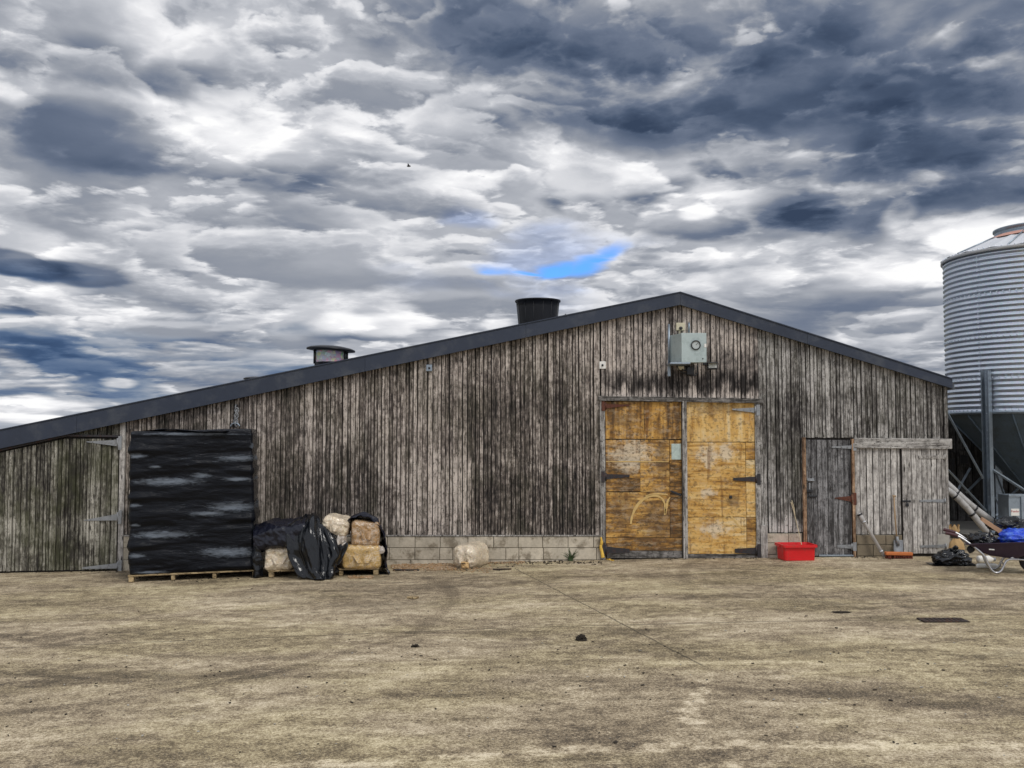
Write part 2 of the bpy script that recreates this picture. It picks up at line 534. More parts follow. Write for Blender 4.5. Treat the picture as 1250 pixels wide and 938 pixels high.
def wood(name, light, mid, dark, bias=0.0, moss=0.0, mould=0.3, horiz=False, contrast=1.0, specks=0.8, bands=(), pale=()):
    """weathered softwood boards, grain along z (or x).  bands = dark mould, pale = bleached: (x0, x1, z0, z1, amount)"""
    m, t = material(name)
    off = t.comb(t.m('MULTIPLY', t.rnd, 37.0), t.m('MULTIPLY', t.rnd, 91.0), t.m('MULTIPLY', t.rnd, 53.0))
    p = t.vm('ADD', t.pos, off)
    if horiz:
        p = t.map(p, rot=(0, R(90), 0))
    g1 = t.noise(t.map(p, scale=(28, 28, 0.7)), 1.0, 4, 0.6, 0.4)
    g2 = t.noise(t.map(p, scale=(90, 90, 3.0)), 1.0, 4, 0.65)
    g3 = t.noise(t.map(p, scale=(16, 16, 9)), 1.0, 4, 0.7)
    big = t.noise(t.pos, 0.55, 4, 0.6)
    v = t.m('MULTIPLY_ADD', t.m('SUBTRACT', g1, 0.5), 0.85 * contrast, 0.5 + bias)
    v = t.m('MULTIPLY_ADD', t.m('SUBTRACT', t.rnd, 0.5), 0.26 * contrast, v)
    v = t.m('MULTIPLY_ADD', t.m('SUBTRACT', g2, 0.5), 1.35 * contrast, v)
    v = t.m('MULTIPLY_ADD', t.m('SUBTRACT', g3, 0.5), 1.15 * contrast, v)
    v = t.m('MULTIPLY_ADD', t.m('SUBTRACT', big, 0.5), 0.5, v)
    px, py, pz = t.sep(t.pos)
    rag = t.m('MULTIPLY', t.m('SUBTRACT', t.noise(t.map(t.pos, scale=(7, 7, 1.6)), 1.0, 5, 0.65), 0.5), 1.6)
    pxr = t.m('MULTIPLY_ADD', t.m('SUBTRACT', t.noise(t.map(t.pos, scale=(1.5, 1.5, 1.5)), 1.0, 5, 0.65), 0.5), 1.8, px)
    for lst, sg in ((bands, -1.0), (pale, 1.0)):
        for (x0, x1, z0, z1, amt) in lst:
            fx = t.m('MULTIPLY', t.mr(pxr, x0 - 0.25, x0 + 0.25), t.mr(pxr, x1 - 0.25, x1 + 0.25, 1.0, 0.0))
            zz = t.m('MULTIPLY_ADD', rag, 0.5 if z1 - z0 < 0.6 else 1.1, pz)
            fz = t.m('MULTIPLY', t.mr(zz, z0 - 0.12, z0 + 0.12), t.mr(zz, z1 - 0.12, z1 + 0.12, 1.0, 0.0))
            v = t.m('MULTIPLY_ADD', t.m('MULTIPLY', fx, fz), sg * amt, v)
    col = t.ramp(v, [(0.12, dark), (0.45, mid), (0.72, light), (0.95, tuple(min(0.8, c * 1.35) for c in light))])
    # knots
    kd = t.voro(t.map(p, scale=(9, 9, 2.6)), 1.0)
    kn = t.mr(kd, 0.06, 0.17, 1.0, 0.0)
    col = t.mix(t.m('MULTIPLY', kn, 0.85), col, (0.018, 0.015, 0.013))
    # nail heads and small black specks
    sp = t.noise(t.map(p, scale=(60, 60, 30)), 1.0, 2, 0.5)
    col = t.mix(t.m('MULTIPLY', t.mr(sp, 0.60, 0.68), specks), col, (0.02, 0.018, 0.016))
    # black mould in ragged patches, drips along the grain
    mo = t.noise(t.map(t.pos, scale=(2.3, 2.3, 0.9)), 1.0, 7, 0.68, 0.5)
    mo2 = t.noise(t.map(t.pos, scale=(19, 19, 2.2)), 1.0, 4, 0.65)
    mf = t.mr(t.m('ADD', mo, t.m('MULTIPLY', t.m('SUBTRACT', mo2, 0.5), 0.9)), 0.52, 0.72)
    col = t.mix(t.m('MULTIPLY', mf, mould), col, (0.022, 0.020, 0.017))
    if moss:
        ms = t.noise(t.map(t.pos, loc=(4, 0, 9), scale=(1.6, 1.6, 1.0)), 1.0, 7, 0.7)
        col = t.mix(t.m('MULTIPLY', t.mr(ms, 0.42, 0.62), moss), col, t.mix(g2, (0.035, 0.042, 0.018), (0.13, 0.135, 0.06)))
    h = t.m('ADD', t.m('MULTIPLY', g2, 0.6), t.m('ADD', g1, t.m('MULTIPLY', kn, -0.5)))
    fin(t, col, 0.82, t.bump(h, 0.55, 0.012), spec=0.25)
    return m


def plain(name, col, rough=0.6, metal=0.0, vary=0.25, scale=6.0, bump=0.15, spec=0.5, coat=0.0, dirt=None, dirt_amt=0.5, bdist=0.004):
    m, t = material(name)
    n1 = t.noise(t.pos, scale, 6, 0.6)
    n2 = t.noise(t.pos, scale * 9, 4, 0.6)
    k = t.m('MULTIPLY_ADD', t.m('SUBTRACT', n1, 0.5), vary * 2, 1.0)
    k = t.m('MULTIPLY_ADD', t.m('SUBTRACT', n2, 0.5), vary * 1.3, k)
    k = t.m('MULTIPLY_ADD', t.m('SUBTRACT', t.rnd, 0.5), vary * 0.6, k)
    c = t.vm('SCALE', (col[0], col[1], col[2]), scale=k)
    if dirt:
        c = t.mix(t.m('MULTIPLY', t.mr(t.noise(t.pos, scale * 1.7, 6, 0.7), 0.48, 0.66), dirt_amt), c, dirt)
    r = t.m('MULTIPLY_ADD', t.m('SUBTRACT', n1, 0.5), 0.35, rough, clamp=True)
    fin(t, c, r, t.bump(n2, bump, bdist), metal, spec, coat)
    return m


M = {}
G_L, G_M, G_D = (0.48, 0.42, 0.37), (0.155, 0.128, 0.110), (0.022, 0.019, 0.018)
zt = lambda py: P(625, py).z
xt = lambda px: P(px, 600).x
M['clad'] = wood('weathered_boards', G_L, G_M, G_D, bias=0.0, mould=0.5, moss=0.16, contrast=1.05,
                 bands=((xt(590), xt(735), zt(655), zt(575), 0.20), (xt(330), xt(470), zt(650), zt(560), 0.16), (xt(150), xt(320), zt(560), zt(515), 0.10), (xt(560), xt(735), zt(560), zt(480), 0.10)),
                 pale=((xt(470), xt(570), zt(655), zt(560), 0.20), (xt(700), xt(735), zt(500), zt(400), 0.12)))
M['clad_gable'] = wood('gable_boards', G_L, (0.18, 0.155, 0.14), G_D, bias=0.12, mould=0.45,
                       bands=((xt(733), xt(930), zt(478), zt(458), 0.34), (xt(850), xt(930), zt(470), zt(430), 0.2)),
                       pale=((xt(733), xt(930), zt(488), zt(478), 0.25),))
M['clad_right'] = wood('grey_boards', (0.42, 0.40, 0.375), (0.16, 0.148, 0.135), G_D, bias=0.06, mould=0.5, moss=0.14,
                       bands=((xt(930), xt(985), zt(635), zt(480), 0.18), (xt(1040), xt(1160), zt(535), zt(470), 0.14)),
                       pale=((xt(930), xt(985), zt(655), zt(637), 0.30),))
M['clad_door_left'] = wood('mossy_boards', (0.37, 0.35, 0.30), (0.135, 0.125, 0.10), G_D, bias=-0.05, mould=0.8, moss=0.42, contrast=1.1,
                           bands=((xt(70), xt(100), zt(690), zt(560), 0.25),),
                           pale=((xt(0), xt(40), zt(655), zt(635), 0.25), (xt(68), xt(125), zt(660), zt(632), 0.25), (xt(112), xt(150), zt(690), zt(640), 0.15)))
M['door_dark'] = wood('dark_door_boards', (0.24, 0.235, 0.235), (0.085, 0.082, 0.082), (0.014, 0.013, 0.014), bias=-0.02, mould=0.6)
M['door_dark_h'] = wood('dark_beam', (0.24, 0.225, 0.21), (0.085, 0.078, 0.07), (0.014, 0.013, 0.013), bias=-0.02, mould=0.6, horiz=True)
M['pale_boards'] = wood('pale_grey_boards', (0.55, 0.52, 0.48), (0.27, 0.25, 0.23), (0.04, 0.036, 0.033), bias=0.015, mould=0.25, contrast=0.85, specks=0.45)
M['beam'] = wood('grey_timber', (0.42, 0.40, 0.37), (0.20, 0.185, 0.17), (0.04, 0.035, 0.03), bias=0.08, mould=0.4, horiz=True)
M['post'] = wood('grey_post_timber', (0.40, 0.38, 0.35), (0.19, 0.175, 0.16), (0.03, 0.027, 0.024), bias=0.05, mould=0.5)
M['orange_post'] = wood('orange_stained_timber', (0.40, 0.27, 0.17), (0.22, 0.125, 0.07), (0.05, 0.03, 0.02), bias=0.04, mould=0.6)
M['backing'] = plain('dark_gap_board', (0.03, 0.026, 0.023), 0.9)
M['pallet_wood'] = wood('pallet_timber', (0.36, 0.27, 0.15), (0.17, 0.12, 0.06), (0.05, 0.035, 0.02), bias=0.12, mould=0.3, horiz=True)
M['raw_wood'] = wood('offcut_timber', (0.55, 0.36, 0.17), (0.34, 0.20, 0.08), (0.08, 0.045, 0.02), bias=0.12, mould=0.25, horiz=True)
M['fascia'] = plain('blue_grey_fascia', (0.024, 0.032, 0.052), 0.45, vary=0.25, scale=1.4, bump=0.06, dirt=(0.075, 0.082, 0.095), dirt_amt=0.5, spec=0.4)
M['roof'] = plain('roof_sheet', (0.07, 0.08, 0.10), 0.5, vary=0.2, scale=1.2)
M['block'] = plain('concrete_block', (0.48, 0.425, 0.335), 0.9, vary=0.42, scale=3.2, bump=0.5, dirt=(0.15, 0.12, 0.08), dirt_amt=0.75, spec=0.2)
M['block_brown'] = plain('brown_concrete_block', (0.20, 0.165, 0.115), 0.9, vary=0.30, scale=3.2, bump=0.5, dirt=(0.08, 0.065, 0.045), dirt_amt=0.6, spec=0.2)
M['mortar'] = plain('mortar', (0.22, 0.195, 0.15), 0.95, vary=0.3, scale=5)
M['hinge_dark'] = plain('dark_iron', (0.035, 0.033, 0.036), 0.55, metal=0.4, dirt=(0.13, 0.035, 0.012), dirt_amt=0.35, scale=9)
M['hinge_rust'] = plain('rusty_iron', (0.11, 0.035, 0.018), 0.8, metal=0.1, dirt=(0.03, 0.02, 0.02), dirt_amt=0.6, scale=14)
M['hinge_grey'] = plain('weathered_galvanised_iron', (0.28, 0.29, 0.30), 0.55, metal=0.4, dirt=(0.12, 0.11, 0.10), dirt_amt=0.5, scale=10)
M['galv'] = plain('galvanised_steel', (0.30, 0.35, 0.40), 0.42, metal=0.75, vary=0.18, scale=9, dirt=(0.14, 0.16, 0.18), dirt_amt=0.35)
M['cream'] = plain('cream_plastic', (0.55, 0.50, 0.36), 0.55, vary=0.12)
M['black_plastic'] = plain('black_plastic', (0.012, 0.013, 0.016), 0.4, vary=0.2)
M['fan_black'] = plain('black_ribbed_plastic', (0.007, 0.008, 0.011), 0.4, vary=0.35, scale=2, spec=0.3)
M['rubber'] = plain('rubber', (0.014, 0.014, 0.016), 0.75)
M['red_tub'] = plain('red_plastic', (0.62, 0.008, 0.012), 0.38, vary=0.14, scale=5, spec=0.5, bump=0.08, dirt=(0.30, 0.06, 0.04), dirt_amt=0.45)
M['white_plastic'] = plain('white_plastic', (0.75, 0.73, 0.68), 0.5, vary=0.08)
M['pvc'] = plain('grey_pvc', (0.42, 0.41, 0.40), 0.45, vary=0.15, scale=4, dirt=(0.18, 0.17, 0.15), dirt_amt=0.5)
M['steel_tube'] = plain('bright_steel_tube', (0.50, 0.50, 0.51), 0.32, metal=0.85, vary=0.12)
M['tray'] = plain('aubergine_plastic_tray', (0.030, 0.016, 0.036), 0.42, vary=0.2, scale=4, dirt=(0.07, 0.05, 0.06), dirt_amt=0.3)
M['grip'] = plain('dark_red_grip', (0.06, 0.018, 0.022), 0.6)
M['orange_broom'] = plain('orange_brown_broom_wood', (0.50, 0.15, 0.04), 0.7, vary=0.3, scale=12)
M['bristle'] = plain('dark_red_bristles', (0.12, 0.025, 0.012), 0.9, vary=0.4, scale=30)
M['ash'] = plain('weathered_ash_handle', (0.34, 0.23, 0.13), 0.75, vary=0.25, scale=10)
M['grey_handle'] = plain('grey_weathered_handle', (0.42, 0.40, 0.38), 0.6, vary=0.25, scale=10)
M['straw'] = plain('dry_cane', (0.50, 0.42, 0.28), 0.8, vary=0.2)
M['notice'] = plain('faded_notice', (0.42, 0.50, 0.46), 0.7, vary=0.3, scale=10, dirt=(0.22, 0.26, 0.24), dirt_amt=0.5)
M['paint_mark'] = plain('cream_paint', (0.56, 0.38, 0.14), 0.75, vary=0.3, scale=14)
M['foam'] = plain('yellow_foam', (0.66, 0.42, 0.07), 0.85, vary=0.3, scale=16, bump=0.6)
M['leaf'] = plain('green_blade', (0.045, 0.075, 0.028), 0.6, vary=0.35, scale=10)
M['dung'] = plain('dark_clod', (0.030, 0.022, 0.014), 0.9, vary=0.4, scale=18, bump=0.8, bdist=0.02)
M['drain'] = plain('rusty_cast_iron', (0.035, 0.025, 0.020), 0.8, metal=0.2, dirt=(0.16, 0.05, 0.015), dirt_amt=0.5, scale=14)
M['sack'] = plain('brown_paper_sack', (0.42, 0.27, 0.12), 0.8, vary=0.25, scale=8, bump=0.5, bdist=0.01)
M['card'] = plain('brown_cardboard', (0.44, 0.26, 0.15), 0.8, vary=0.15, scale=5)
M['blue_bag'] = plain('blue_plastic_bag', (0.012, 0.055, 0.50), 0.3, vary=0.5, scale=7, bump=0.6, bdist=0.02, dirt=(0.16, 0.32, 0.75), dirt_amt=0.8)
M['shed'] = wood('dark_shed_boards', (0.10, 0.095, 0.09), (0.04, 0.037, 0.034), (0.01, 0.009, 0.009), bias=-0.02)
M['lamp_glass'] = plain('lamp_glass', (0.55, 0.56, 0.52), 0.2, vary=0.1)
M['dial'] = plain('dial_face', (0.45, 0.49, 0.48), 0.35, vary=0.15, scale=12)
M['red_print'] = plain('red_print', (0.42, 0.03, 0.05), 0.6)
M['concrete_pad'] = plain('pale_concrete', (0.36, 0.34, 0.30), 0.85, vary=0.25, scale=3, dirt=(0.2, 0.18, 0.15))
M['plinth'] = plain('dark_concrete', (0.17, 0.16, 0.14), 0.85, vary=0.3, scale=3, dirt=(0.09, 0.08, 0.065))  # same kind of concrete in a darker tone
M['grey_box'] = plain('grey_green_sheet_steel', (0.42, 0.49, 0.48), 0.40, metal=0.2, vary=0.14, scale=3.5, dirt=(0.20, 0.25, 0.24), dirt_amt=0.4)


def mk_ply():
    m, t = material('weathered_plywood')
    off = t.comb(t.m('MULTIPLY', t.rnd, 37.0), 0.0, t.m('MULTIPLY', t.rnd, 53.0))
    p = t.vm('ADD', t.pos, off)
    gv = t.noise(t.map(p, scale=(9, 9, 0.8)), 1.0, 6, 0.65, 0.5)
    gh = t.noise(t.map(p, scale=(1.6, 1.6, 16)), 1.0, 6, 0.68, 0.6)
    px, py, pz = t.sep(t.pos)
    top = t.mr(pz, zt(542), zt(538))
    g = t.mix(top, gh, gv)
    blot = t.noise(p, 1.5, 7, 0.66, 0.4)
    fleck = t.noise(t.map(p, scale=(16, 16, 22)), 1.0, 5, 0.7)
    v = t.m('MULTIPLY_ADD', t.m('SUBTRACT', g, 0.5), 1.5, 0.5)
    v = t.m('MULTIPLY_ADD', t.m('SUBTRACT', blot, 0.5), 1.1, v)
    v = t.m('MULTIPLY_ADD', t.m('SUBTRACT', t.rnd, 0.5), 0.25, v)
    # the right leaf is brighter; pale scuffed patch high on it; dark soaked areas on the left leaf
    right = t.mr(px, xt(834), xt(838))
    v = t.m('MULTIPLY_ADD', right, 0.24, t.m('SUBTRACT', v, 0.11))
    col = t.ramp(v, [(0.12, (0.07, 0.042, 0.018)), (0.32, (0.22, 0.11, 0.030)), (0.52, (0.52, 0.285, 0.07)), (0.76, (0.69, 0.45, 0.16)), (1.0, (0.70, 0.55, 0.32))])

    def patch(cx, cy, rx, ry, lo=0.0, hi=0.7):
        c = P(cx, cy)
        q = t.map(t.pos, loc=(c.x, 0, c.z), scale=(rx / 71, 1e3, ry / 71), typ='TEXTURE')
        q = t.vm('MULTIPLY', q, (1, 0, 1))
        return t.mr(t.m('ADD', t.m('SUBTRACT', 1.0, t.vm('LENGTH', q)), t.m('MULTIPLY', t.m('SUBTRACT', t.noise(t.map(p, scale=(7, 7, 9)), 1.0, 6, 0.7), 0.5), 2.6)), lo, hi)
    for a in ((866, 556, 16, 22), (886, 552, 14, 16), (864, 602, 13, 9), (770, 555, 34, 26), (872, 645, 22, 12)):
        col = t.mix(t.m('MULTIPLY', patch(*a), 0.75), col, (0.68, 0.58, 0.43))
    for a in ((819, 506, 12, 16), (800, 640, 34, 38), (760, 620, 20, 44), (880, 500, 44, 10), (808, 560, 10, 40), (895, 610, 12, 12), (760, 512, 22, 14)):
        col = t.mix(t.m('MULTIPLY', patch(*a), 0.55), col, (0.10, 0.065, 0.04))
    run = t.noise(t.map(p, loc=(1, 0, 7), scale=(11, 11, 0.9)), 1.0, 5, 0.65)
    col = t.mix(t.m('MULTIPLY', t.mr(run, 0.55, 0.68), 0.6), col, (0.16, 0.062, 0.016))
    # grime: flecks and grey bloom
    col = t.mix(t.m('MULTIPLY', t.mr(fleck, 0.50, 0.62), t.m('MULTIPLY_ADD', right, -0.2, 0.75)), col, (0.075, 0.047, 0.024))
    bloom = t.noise(t.map(p, loc=(5, 0, 2), scale=(6, 6, 12)), 1.0, 6, 0.75)
    col = t.mix(t.m('MULTIPLY', t.mr(bloom, 0.50, 0.62), t.m('MULTIPLY_ADD', right, -0.12, 0.38)), col, (0.46, 0.36, 0.24))
    fin(t, col, 0.75, t.bump(t.m('ADD', g, fleck), 0.35, 0.008), spec=0.25)
    return m


M['ply'] = mk_ply()


def mk_film(name, base, pale, amt, rough=0.2, sc=(2.0, 2.0, 9.0), bstr=0.5, spots=(), spec=0.4, coat=0.0):
    """black polythene; noise turns lifted layers a hazy grey, spots paint highlights into its colour"""
    m, t = material(name)
    n = t.noise(t.map(t.pos, scale=sc), 1.0, 6, 0.6, 0.6)
    n2 = t.noise(t.map(t.pos, scale=(sc[0] * 5, sc[1] * 5, sc[2] * 5)), 1.0, 5, 0.65, 0.5)
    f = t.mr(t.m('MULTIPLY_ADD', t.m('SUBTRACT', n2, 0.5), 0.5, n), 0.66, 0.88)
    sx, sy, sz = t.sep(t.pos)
    for (px, py, rx, ry) in spots:  # each spot is a pale highlight painted into the film colour
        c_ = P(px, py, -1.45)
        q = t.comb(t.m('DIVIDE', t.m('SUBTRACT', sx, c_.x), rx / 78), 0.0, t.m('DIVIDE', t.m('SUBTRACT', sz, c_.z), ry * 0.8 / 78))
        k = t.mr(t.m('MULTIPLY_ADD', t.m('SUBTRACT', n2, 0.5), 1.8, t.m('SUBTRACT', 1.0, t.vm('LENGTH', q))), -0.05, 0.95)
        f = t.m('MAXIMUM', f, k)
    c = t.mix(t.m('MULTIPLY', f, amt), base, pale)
    fin(t, c, t.m('MULTIPLY_ADD', f, 0.25, rough), t.bump(t.m('MULTIPLY_ADD', n2, 0.6, n), bstr, 0.03), spec=spec, coat=coat, coat_rough=0.09)
    return m


M['film'] = mk_film('black_stretch_film', (0.005, 0.006, 0.009), (0.16, 0.185, 0.22), 0.80, 0.22, spec=0.16, spots=((168, 557, 14, 5), (205, 588, 46, 7), (243, 581, 14, 5), (285, 560, 28, 6), (284, 586, 20, 4), (280, 620, 34, 9), (250, 628, 26, 5), (198, 653, 44, 7), (166, 617, 9, 3), (166, 641, 9, 3), (273, 676, 42, 9), (168, 678, 13, 4), (185, 699, 26, 3), (230, 530, 70, 3), (305, 545, 6, 6), (190, 570, 10, 3)))  # spots place the painted highlights on the wrapped stack
M['tarp'] = mk_film('black_polythene', (0.004, 0.005, 0.007), (0.02, 0.023, 0.03), 0.4, 0.14, (3, 3, 3), 0.32, spec=0.3, coat=0.22)
M['tarp_navy'] = mk_film('dark_navy_polythene', (0.006, 0.007, 0.015), (0.018, 0.021, 0.036), 0.5, 0.35, (4, 4, 4), 0.45, spec=0.3, coat=0.2)
M['binbag'] = mk_film('bin_bag_polythene', (0.004, 0.005, 0.007), (0.02, 0.024, 0.032), 0.4, 0.12, (6, 6, 6), 0.30, spec=0.4, coat=0.3)


def mk_bale(name, tint):
    m, t = material(name)
    n = t.noise(t.pos, 34.0, 5, 0.7)
    v2 = t.voro(t.map(t.pos, scale=(60, 60, 90)), 1.0, 'Color')
    col = t.mix(t.sep(v2)[0], tuple(c * 0.62 for c in tint), tint)
    col = t.mix(t.mr(n, 0.5, 0.72), col, tuple(min(0.8, c * 1.3) for c in tint))
    col = t.mix(t.m('MULTIPLY', t.mr(t.noise(t.pos, 9.0, 5, 0.7), 0.55, 0.7), 0.6), col, tuple(c * 0.28 for c in tint))
    cr = t.noise(t.map(t.pos, scale=(9, 9, 7)), 1.0, 5, 0.6, 1.2)
    crease = t.mr(t.m('ABSOLUTE', t.m('SUBTRACT', cr, 0.5)), 0.0, 0.05, 1.0, 0.0)
    col = t.mix(t.m('MULTIPLY', crease, 0.45), col, (0.62, 0.56, 0.48))
    fin(t, col, 0.45, t.bump(t.m('ADD', cr, t.m('MULTIPLY', crease, 0.4)), 0.4, 0.015), spec=0.5, coat=0.6, coat_rough=0.12)
    return m


M['bale'] = mk_bale('shavings_bale_film', (0.42, 0.25, 0.11))
M['bale_pale'] = mk_bale('pale_shavings_bale_film', (0.74, 0.60, 0.43))
M['bale_gold'] = mk_bale('golden_shavings_bale_film', (0.55, 0.36, 0.13))
M['clear_bag'] = mk_bale('clear_plastic_bag', (0.46, 0.40, 0.34))


def mk_silo():
    m, t = material('corrugated_galvanised_steel')
    n = t.noise(t.map(t.pos, scale=(1.6, 1.6, 0.5)), 1.0, 6, 0.62)
    sp = t.voro(t.pos, 60.0, 'Color')
    c = t.mix(n, (0.42, 0.475, 0.55), (0.74, 0.78, 0.84))
    c = t.mix(0.12, c, sp, 'OVERLAY')
    fin(t, c, t.m('MULTIPLY_ADD', n, 0.2, 0.28), t.bump(t.noise(t.pos, 3.0, 4, 0.5), 0.08, 0.02), metal=0.85)
    return m


M['silo'] = mk_silo()
M['cone'] = plain('silo_roof_steel', (0.62, 0.63, 0.65), 0.5, metal=0.35, vary=0.10, scale=2)
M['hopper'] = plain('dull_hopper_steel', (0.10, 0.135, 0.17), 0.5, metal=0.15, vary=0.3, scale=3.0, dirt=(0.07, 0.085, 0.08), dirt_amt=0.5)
M['rust_patch'] = plain('pink_rust_stain', (0.50, 0.27, 0.21), 0.8, vary=0.25, scale=6)


def mk_ground():
    m, t = material('yard_concrete')
    p = t.pos
    s1 = t.noise(t.map(p, scale=(0.28, 0.75, 1)), 1.0, 7, 0.62, 0.6)       # worn sweeps, longer across the yard
    s2 = t.noise(t.map(p, rot=(0, 0, R(12)), scale=(1.1, 2.6, 1)), 1.0, 7, 0.68, 0.5)
    s3 = t.noise(p, 7.0, 6, 0.7)
    gr = t.noise(p, 46.0, 4, 0.75)
    gr2 = t.noise(p, 130.0, 2, 0.7)
    brush = t.noise(t.map(p, rot=(0, 0, R(-3)), scale=(2.0, 40, 1)), 1.0, 3, 0.6)
    v = t.m('MULTIPLY_ADD', t.m('SUBTRACT', s1, 0.5), 1.15, 0.475)
    v = t.m('MULTIPLY_ADD', t.m('SUBTRACT', s2, 0.5), 0.95, v)
    v = t.m('MULTIPLY_ADD', t.m('SUBTRACT', s3, 0.5), 1.05, v)
    v = t.m('MULTIPLY_ADD', t.m('SUBTRACT', brush, 0.5), 0.16, v)
    v = t.m('MULTIPLY_ADD', t.m('SUBTRACT', gr, 0.5), 1.7, v)
    v = t.m('MULTIPLY_ADD', t.m('SUBTRACT', gr2, 0.5), 0.9, v)
    wob = t.vm('ADD', p, t.vm('SCALE', t.vm('SUBTRACT', t.noise(p, 0.8, 3, 0.5, col=True), (0.5, 0.5, 0.5)), scale=0.5))

    def arc(cx, cy, r, wd, amt, a0, a1, lugs=0):
        """a tyre scuff: part of a ring, broken up by noise"""
        nonlocal v
        q = t.vm('MULTIPLY', t.vm('SUBTRACT', wob, (cx, cy, 0)), (1, 1, 0))
        d = t.m('ABSOLUTE', t.m('SUBTRACT', t.vm('LENGTH', q), r))
        qx, qy, _ = t.sep(q)
        an = t.m('ARCTAN2', qy, qx)
        f = t.mr(d, wd * 0.4, wd, 1.0, 0.0)
        f = t.m('MULTIPLY', f, t.m('MULTIPLY', t.mr(an, a0, a0 + 0.15), t.mr(an, a1 - 0.15, a1, 1.0, 0.0)))
        f = t.m('MULTIPLY', f, t.mr(s3, 0.30, 0.62))
        v = t.m('MULTIPLY_ADD', f, amt * (0.9 if amt > 0 else 0.55), v)
    for a in ((-1.0, -13.2, 2.6, 0.10, 0.45, -0.9, 0.5), (4.0, -9.5, 2.6, 0.11, 0.40, 2.6, 4.2 - 0.2), (2.8, -10.2, 1.5, 0.09, 0.38, -3.1, -1.6), (-6, -4, 5.2, 0.12, -0.32, -1.5, 0.6),
              (9, -3, 6.5, 0.13, -0.30, 2.2, 3.1), (-9.5, -14, 6.0, 0.12, -0.35, -0.2, 1.3), (0.5, 4.0, 11.5, 0.10, -0.30, -2.3, -0.9), (0.8, 4.4, 10.4, 0.09, -0.26, -2.2, -0.8),
              (-3.5, -6.2, 1.6, 0.10, -0.25, -2.5, 0.4), (12, -20, 9.0, 0.14, -0.3, 1.6, 2.6), (1.5, -30, 20.0, 0.12, 0.30, 1.2, 1.95), (-5, -30, 22.5, 0.15, -0.28, 1.0, 1.9)):
        arc(*a)
    col = t.ramp(v, [(0.02, (0.06, 0.049, 0.033)), (0.30, (0.165, 0.132, 0.086)), (0.50, (0.315, 0.258, 0.165)), (0.70, (0.49, 0.425, 0.29)), (0.95, (0.70, 0.625, 0.46))])
    hue = t.noise(t.map(p, loc=(2, 9, 0), scale=(0.35, 0.6, 1)), 1.0, 6, 0.65)
    col = t.mix(t.mr(hue, 0.42, 0.60), t.mix(1.0, col, (1.03, 0.985, 0.98), 'MULTIPLY'), t.mix(1.0, col, (1.03, 0.995, 0.90), 'MULTIPLY'))
    # oily, mossy stains
    st = t.noise(t.map(p, loc=(7, 3, 0), scale=(0.5, 0.9, 1)), 1.0, 7, 0.7, 0.8)
    col = t.mix(t.m('MULTIPLY', t.mr(st, 0.56, 0.72), 0.38), col, t.mix(gr, (0.07, 0.058, 0.04), (0.19, 0.165, 0.115)))
    # aggregate: dark and pale grit
    vo = t.voro(t.map(p, scale=(1, 1, 0.3)), 75.0)
    vc = t.sep(t.voro(t.map(p, scale=(1, 1, 0.3)), 75.0, 'Color'))[0]
    col = t.mix(t.m('MULTIPLY', t.m('MULTIPLY', t.mr(vo, 0.12, 0.3, 1.0, 0.0), t.mr(vc, 0.60, 0.66)), 0.75), col, (0.05, 0.04, 0.03))
    col = t.mix(t.m('MULTIPLY', t.m('MULTIPLY', t.mr(vo, 0.12, 0.3, 1.0, 0.0), t.mr(vc, 0.22, 0.16)), 0.7), col, (0.66, 0.60, 0.47))

    # bay joints, cracks
    def line(a, b, wd, amt):
        nonlocal col
        (ax, ay), (bx, by) = a, b
        ln = math.hypot(bx - ax, by - ay)
        ux, uy = (bx - ax) / ln, (by - ay) / ln
        w2 = t.vm('ADD', p, t.vm('SCALE', t.vm('SUBTRACT', t.noise(p, 3.0, 4, 0.6, col=True), (0.5, 0.5, 0.5)), scale=0.06))
        q = t.vm('SUBTRACT', w2, (ax, ay, 0))
        d = t.m('ABSOLUTE', t.vm('DOT_PRODUCT', q, (-uy, ux, 0)))
        al = t.vm('DOT_PRODUCT', q, (ux, uy, 0))
        f = t.m('MULTIPLY', t.mr(d, wd * 0.4, wd, 1.0, 0.0), t.m('MULTIPLY', t.mr(al, -0.1, 0.1), t.mr(al, ln - 0.4, ln, 1.0, 0.0)))
        col = t.mix(t.m('MULTIPLY', t.m('MULTIPLY', f, t.mr(s3, 0.25, 0.5)), amt), col, (0.035, 0.03, 0.02))
    g = lambda px, py: gpt(px, py).xy
    line(g(628, 694), g(872, 820), 0.016, 0.7)
    line(g(-20, 792), g(640, 766), 0.025, 0.55)
    line(g(640, 766), g(1270, 756), 0.025, 0.6)
    line(g(940, 742), g(1270, 728), 0.022, 0.5)
    line(g(500, 716), g(760, 706), 0.02, 0.45)
    # rough grass beyond the yard
    gx, gy, _z = t.sep(wob)
    gm = t.m('MAXIMUM', t.mr(gy, 34.0, 35.5), t.m('MAXIMUM', t.mr(gx, 33.0, 34.5), t.mr(gx, -33.0, -34.5)))
    col = t.mix(gm, col, t.mix(t.noise(p, 0.3, 6, 0.6), (0.035, 0.05, 0.018), (0.085, 0.10, 0.035)))
    hh = t.m('ADD', t.m('MULTIPLY', gr, 0.7), t.m('ADD', t.m('MULTIPLY', s3, 0.6), t.m('MULTIPLY', vo, 0.5)))
    fin(t, col, 0.86, t.bump(hh, 0.6, 0.012), spec=0.3)
    return m


def gz(x, y=0.0):
    """height of the yard: it rises gently from left to right"""
    k = 0.022 * (min(x, 2.9) - 2.9) + 0.007 * (max(x, 2.9) - 2.9)
    return max(-0.32, min(0.08, k))


